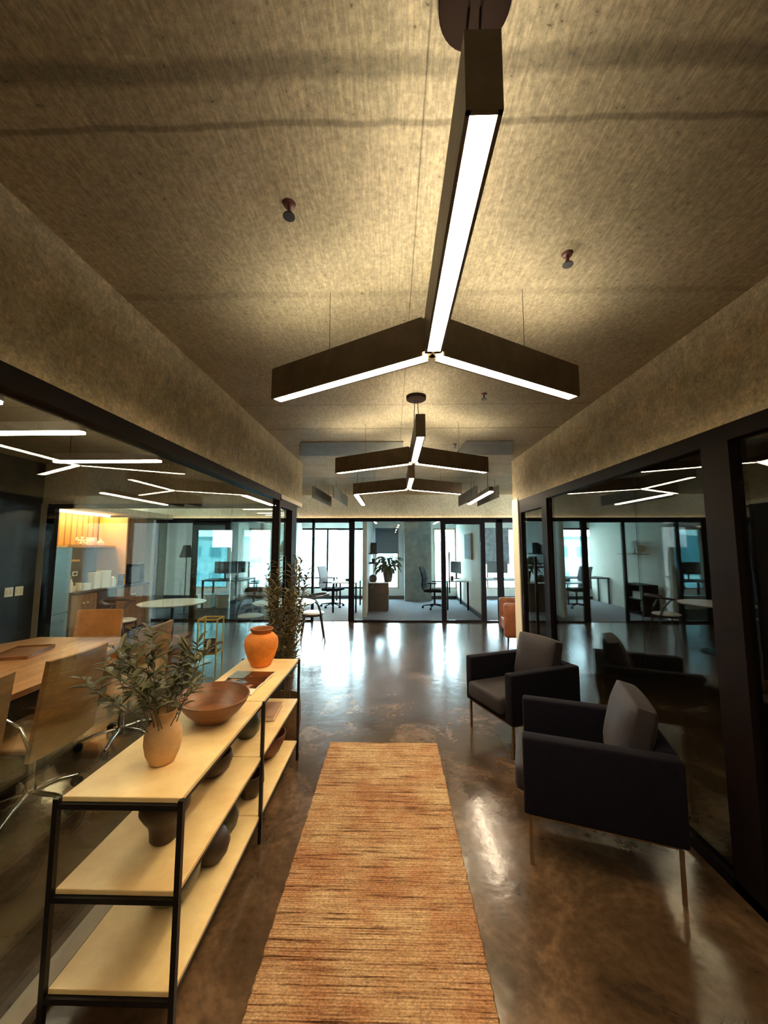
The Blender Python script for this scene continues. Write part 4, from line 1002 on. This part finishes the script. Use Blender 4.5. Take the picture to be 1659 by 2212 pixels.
# shelf and lamp on cream partition (left office)
b = BM(); box(b, -2.86, -2.62, 9.2, 10.1, 1.42, 1.44); tag(obj('wall_shelf', b, M['oak']), 'pale wall shelf with a lamp on the cream partition', 'shelf', 'office wall shelves')
r = thing('table_lamp', 'table lamp with a white shade on the cream partition shelf', 'lamp', (-2.74, 9.55, 1.4405))
b = BM(); lathe(b, [(0, 0), (.05, 0), (.05, .01), (.01, .02), (.01, .16), (0, .16)], 24); obj('base', b, M['black_plastic'], r)
b = BM(); lathe(b, [(.11, .14), (.07, .32), (.066, .32), (.106, .14)], 32); obj('lamp_shade', b, M['shade'], r, 40)
vase('wooden_globe', 'round tan wooden globe beside the shelf lamp', (-2.74, 9.32, 1.4405), [(0, 0), (.03, 0), (.02, .02), (.07, .05), (.1, .11), (.09, .17), (.05, .21), (0, .22)], M['rubble'], 'globe')
r = thing('storage_shelf', 'low brown shelf unit against the cream partition', 'shelf', (-2.66, 9.3, 0))
b = BM()
for z in (0.02, .36, .7): box(b, -.19, .17, -.35, .35, z, z + .025)
for y in (-.35, .33): box(b, -.19, .17, y, y + .02, 0, .725)
obj('carcass', b, M['cab_brown'], r)
b = BM(); box(b, -.12, .12, -.2, .1, .3865, .55); obj('basket', b, M['paper'], r)
for x0, lab in ((-5.0, 'left bright storage box under the dark desk in the far left office'), (-4.5, 'middle bright storage box under the dark desk in the far left office'), (-3.9, 'right bright storage box under the dark desk in the far left office')):
    o = thing('storage_box', lab, 'box', (x0, 10.2, 0), 0, 'storage boxes under the far left desk')
    b = BM(); box(b, -.17, .17, -.15, .15, .0, .32, bev=.01); obj('body', b, M['white_plastic'], o)
    b = BM(); box(b, -.175, .175, -.155, .155, .32, .345); obj('lid', b, M['white_plastic'], o)
r = thing('floor_lamp', 'floor lamp with a tapered wire shade in the far left office', 'lamp', (-5.05, 9.2, 0))
b = BM(); cyl(b, (0, 0, 0), (0, 0, 1.45), .01, n=8); lathe(b, [(0, 0), (.13, 0), (.13, .015), (0, .015)], 24); obj('stand', b, M['steel_black'], r)
b = BM(); lathe(b, [(.16, 1.35), (.08, 1.65), (.076, 1.65), (.156, 1.35)], 24); obj('lamp_shade', b, mat('dark_shade', (.09, .085, .06), .7), r, 40)

# ------------------------------------------------------------------ outside
b = BM(); box(b, -60, 60, 12.1, 200, -6.2, -6.0); struct('ground', b, M['ext_wall'], 'pale ground far outside the windows')
b = BM(); box(b, -9, 9, 12.1, 15.6, -.25, -.05); struct('terrace', b, M['ext_wall'], 'pale terrace outside the office windows')
r = thing('terrace_railing', 'white baluster railing on the terrace outside the windows', 'railing', (0, 15.4, -.05))
b = BM(); box(b, -9, 9, -.03, .03, .92, 1.0); box(b, -9, 9, -.03, .03, .1, .15); obj('rail', b, M['rail'], r)
b = BM()
for k in range(120): x = -8.9 + .15 * k; box(b, x - .012, x + .012, -.012, .012, .15, .92)
o = obj('baluster', b, M['rail'], r); o['kind'] = 'stuff'
def building(x, y, w, d, h, lab, nx, nz):
    r = thing('building', lab, 'building', (x, y, -6), 0, 'pale buildings beyond the terrace')
    b = BM(); box(b, -w / 2, w / 2, -d / 2, d / 2, 0, h); obj('wall', b, M['ext_wall'], r)
    b = BM(); box(b, -w / 2 - .2, w / 2 + .2, -d / 2 - .2, d / 2 + .2, h, h + .3); obj('roof', b, M['ext_dark'], r)
    for i in range(nx):
        for j in range(nz):
            xx = -w / 2 + w * (i + .5) / nx; zz = h * (j + .5) / nz
            b = BM(); box(b, xx - w / nx * .28, xx + w / nx * .28, -d / 2 - .04, -d / 2, zz - .6, zz + .6); obj('window', b, M['ext_dark'], r)
building(-18, 48, 16, 10, 8.5, 'wide pale building seen through the left windows', 7, 3)
building(-3, 55, 12, 10, 7.6, 'pale building seen past the grey office chair', 5, 3)
building(9, 46, 10, 8, 7.2, 'pale building seen past the desk monitor', 4, 3)
b = BM()
pts = []
random.seed(2)
for i in range(41):
    x = -120 + 6 * i; pts.append((x, 3.2 + 2.4 * math.sin(i * .45) + 1.4 * math.sin(i * 1.1 + 1)))
vv = []
for x, h_ in pts: vv.append([b.verts.new((x, 108, -6.2)), b.verts.new((x, 116, h_ * .7)), b.verts.new((x, 128, h_ + 1)), b.verts.new((x, 150, -6.2))])
for a, c_ in zip(vv, vv[1:]):
    for k in range(3): b.faces.new((a[k], a[k + 1], c_[k + 1], c_[k]))
bmesh.ops.recalc_face_normals(b, faces=b.faces)
struct('hills', b, M['ext_dark'], 'pale teal hills on the horizon', smooth=60)
def tree(x, y, h, lab):
    r = thing('tree', lab, 'tree', (x, y, -6), 0, 'trees beyond the terrace')
    b = BM(); cyl(b, (0, 0, 0), (0, 0, h * .6), .2, .12, 8); obj('trunk', b, M['stem'], r)
    b = BM()
    for k in range(9):
        a = k * 2.4; q = bmesh.ops.create_icosphere(b, subdivisions=2, radius=random.uniform(.8, 1.3)); bmesh.ops.translate(b, verts=q['verts'], vec=(1.0 * math.cos(a), 1.0 * math.sin(a), h * .62 + .25 * k))
    for v_ in b.verts: v_.co += Vector((random.uniform(-.15, .15),) * 3)
    obj('crown', b, M['ext_dark'], r)
tree(-9.5, 36, 6.6, 'left small teal tree seen between the window mullions')
tree(-4.6, 38, 6.3, 'right small teal tree seen between the window mullions')

# ------------------------------------------------------------------ world, camera
w = bpy.data.worlds.new('sky'); sc.world = w; w.use_nodes = True
nt = w.node_tree; nt.nodes.clear()
bg = nt.nodes.new('ShaderNodeBackground'); ou = nt.nodes.new('ShaderNodeOutputWorld')
tc = nt.nodes.new('ShaderNodeTexCoord'); sx = nt.nodes.new('ShaderNodeSeparateXYZ'); rp = nt.nodes.new('ShaderNodeValToRGB')
nt.links.new(tc.outputs['Generated'], sx.inputs[0]); nt.links.new(sx.outputs['Z'], rp.inputs[0])
rp.color_ramp.elements[0].position = 0; rp.color_ramp.elements[0].color = (.9, 1.0, 1.0, 1)
rp.color_ramp.elements[1].position = .6; rp.color_ramp.elements[1].color = (.55, .85, 1.0, 1)
nt.links.new(rp.outputs[0], bg.inputs[0]); bg.inputs[1].default_value = 16
nt.links.new(bg.outputs[0], ou.inputs[0])

cam = bpy.data.cameras.new('camera'); co = bpy.data.objects.new('camera', cam); C.objects.link(co)
cam.sensor_fit = 'AUTO'; cam.sensor_width = 36; cam.lens = 815 / 2212 * 36; cam.clip_start = .02; cam.clip_end = 500
co.location = (0, 0, 1.6)
co.rotation_euler = Euler((math.radians(90 + 5.3275), 0, math.radians(1.2947)), 'XYZ')
sc.camera = co
sc.view_settings.view_transform = 'Standard'; sc.view_settings.look = 'None'; sc.view_settings.exposure = 1.2; sc.view_settings.gamma = 1
sc.view_settings.use_curve_mapping = False
cy = sc.cycles
cy.use_denoising = True
cy.max_bounces = 10; cy.diffuse_bounces = 4; cy.glossy_bounces = 5; cy.transmission_bounces = 8; cy.transparent_max_bounces = 32
cy.sample_clamp_indirect = 6; cy.caustics_reflective = False; cy.caustics_refractive = False
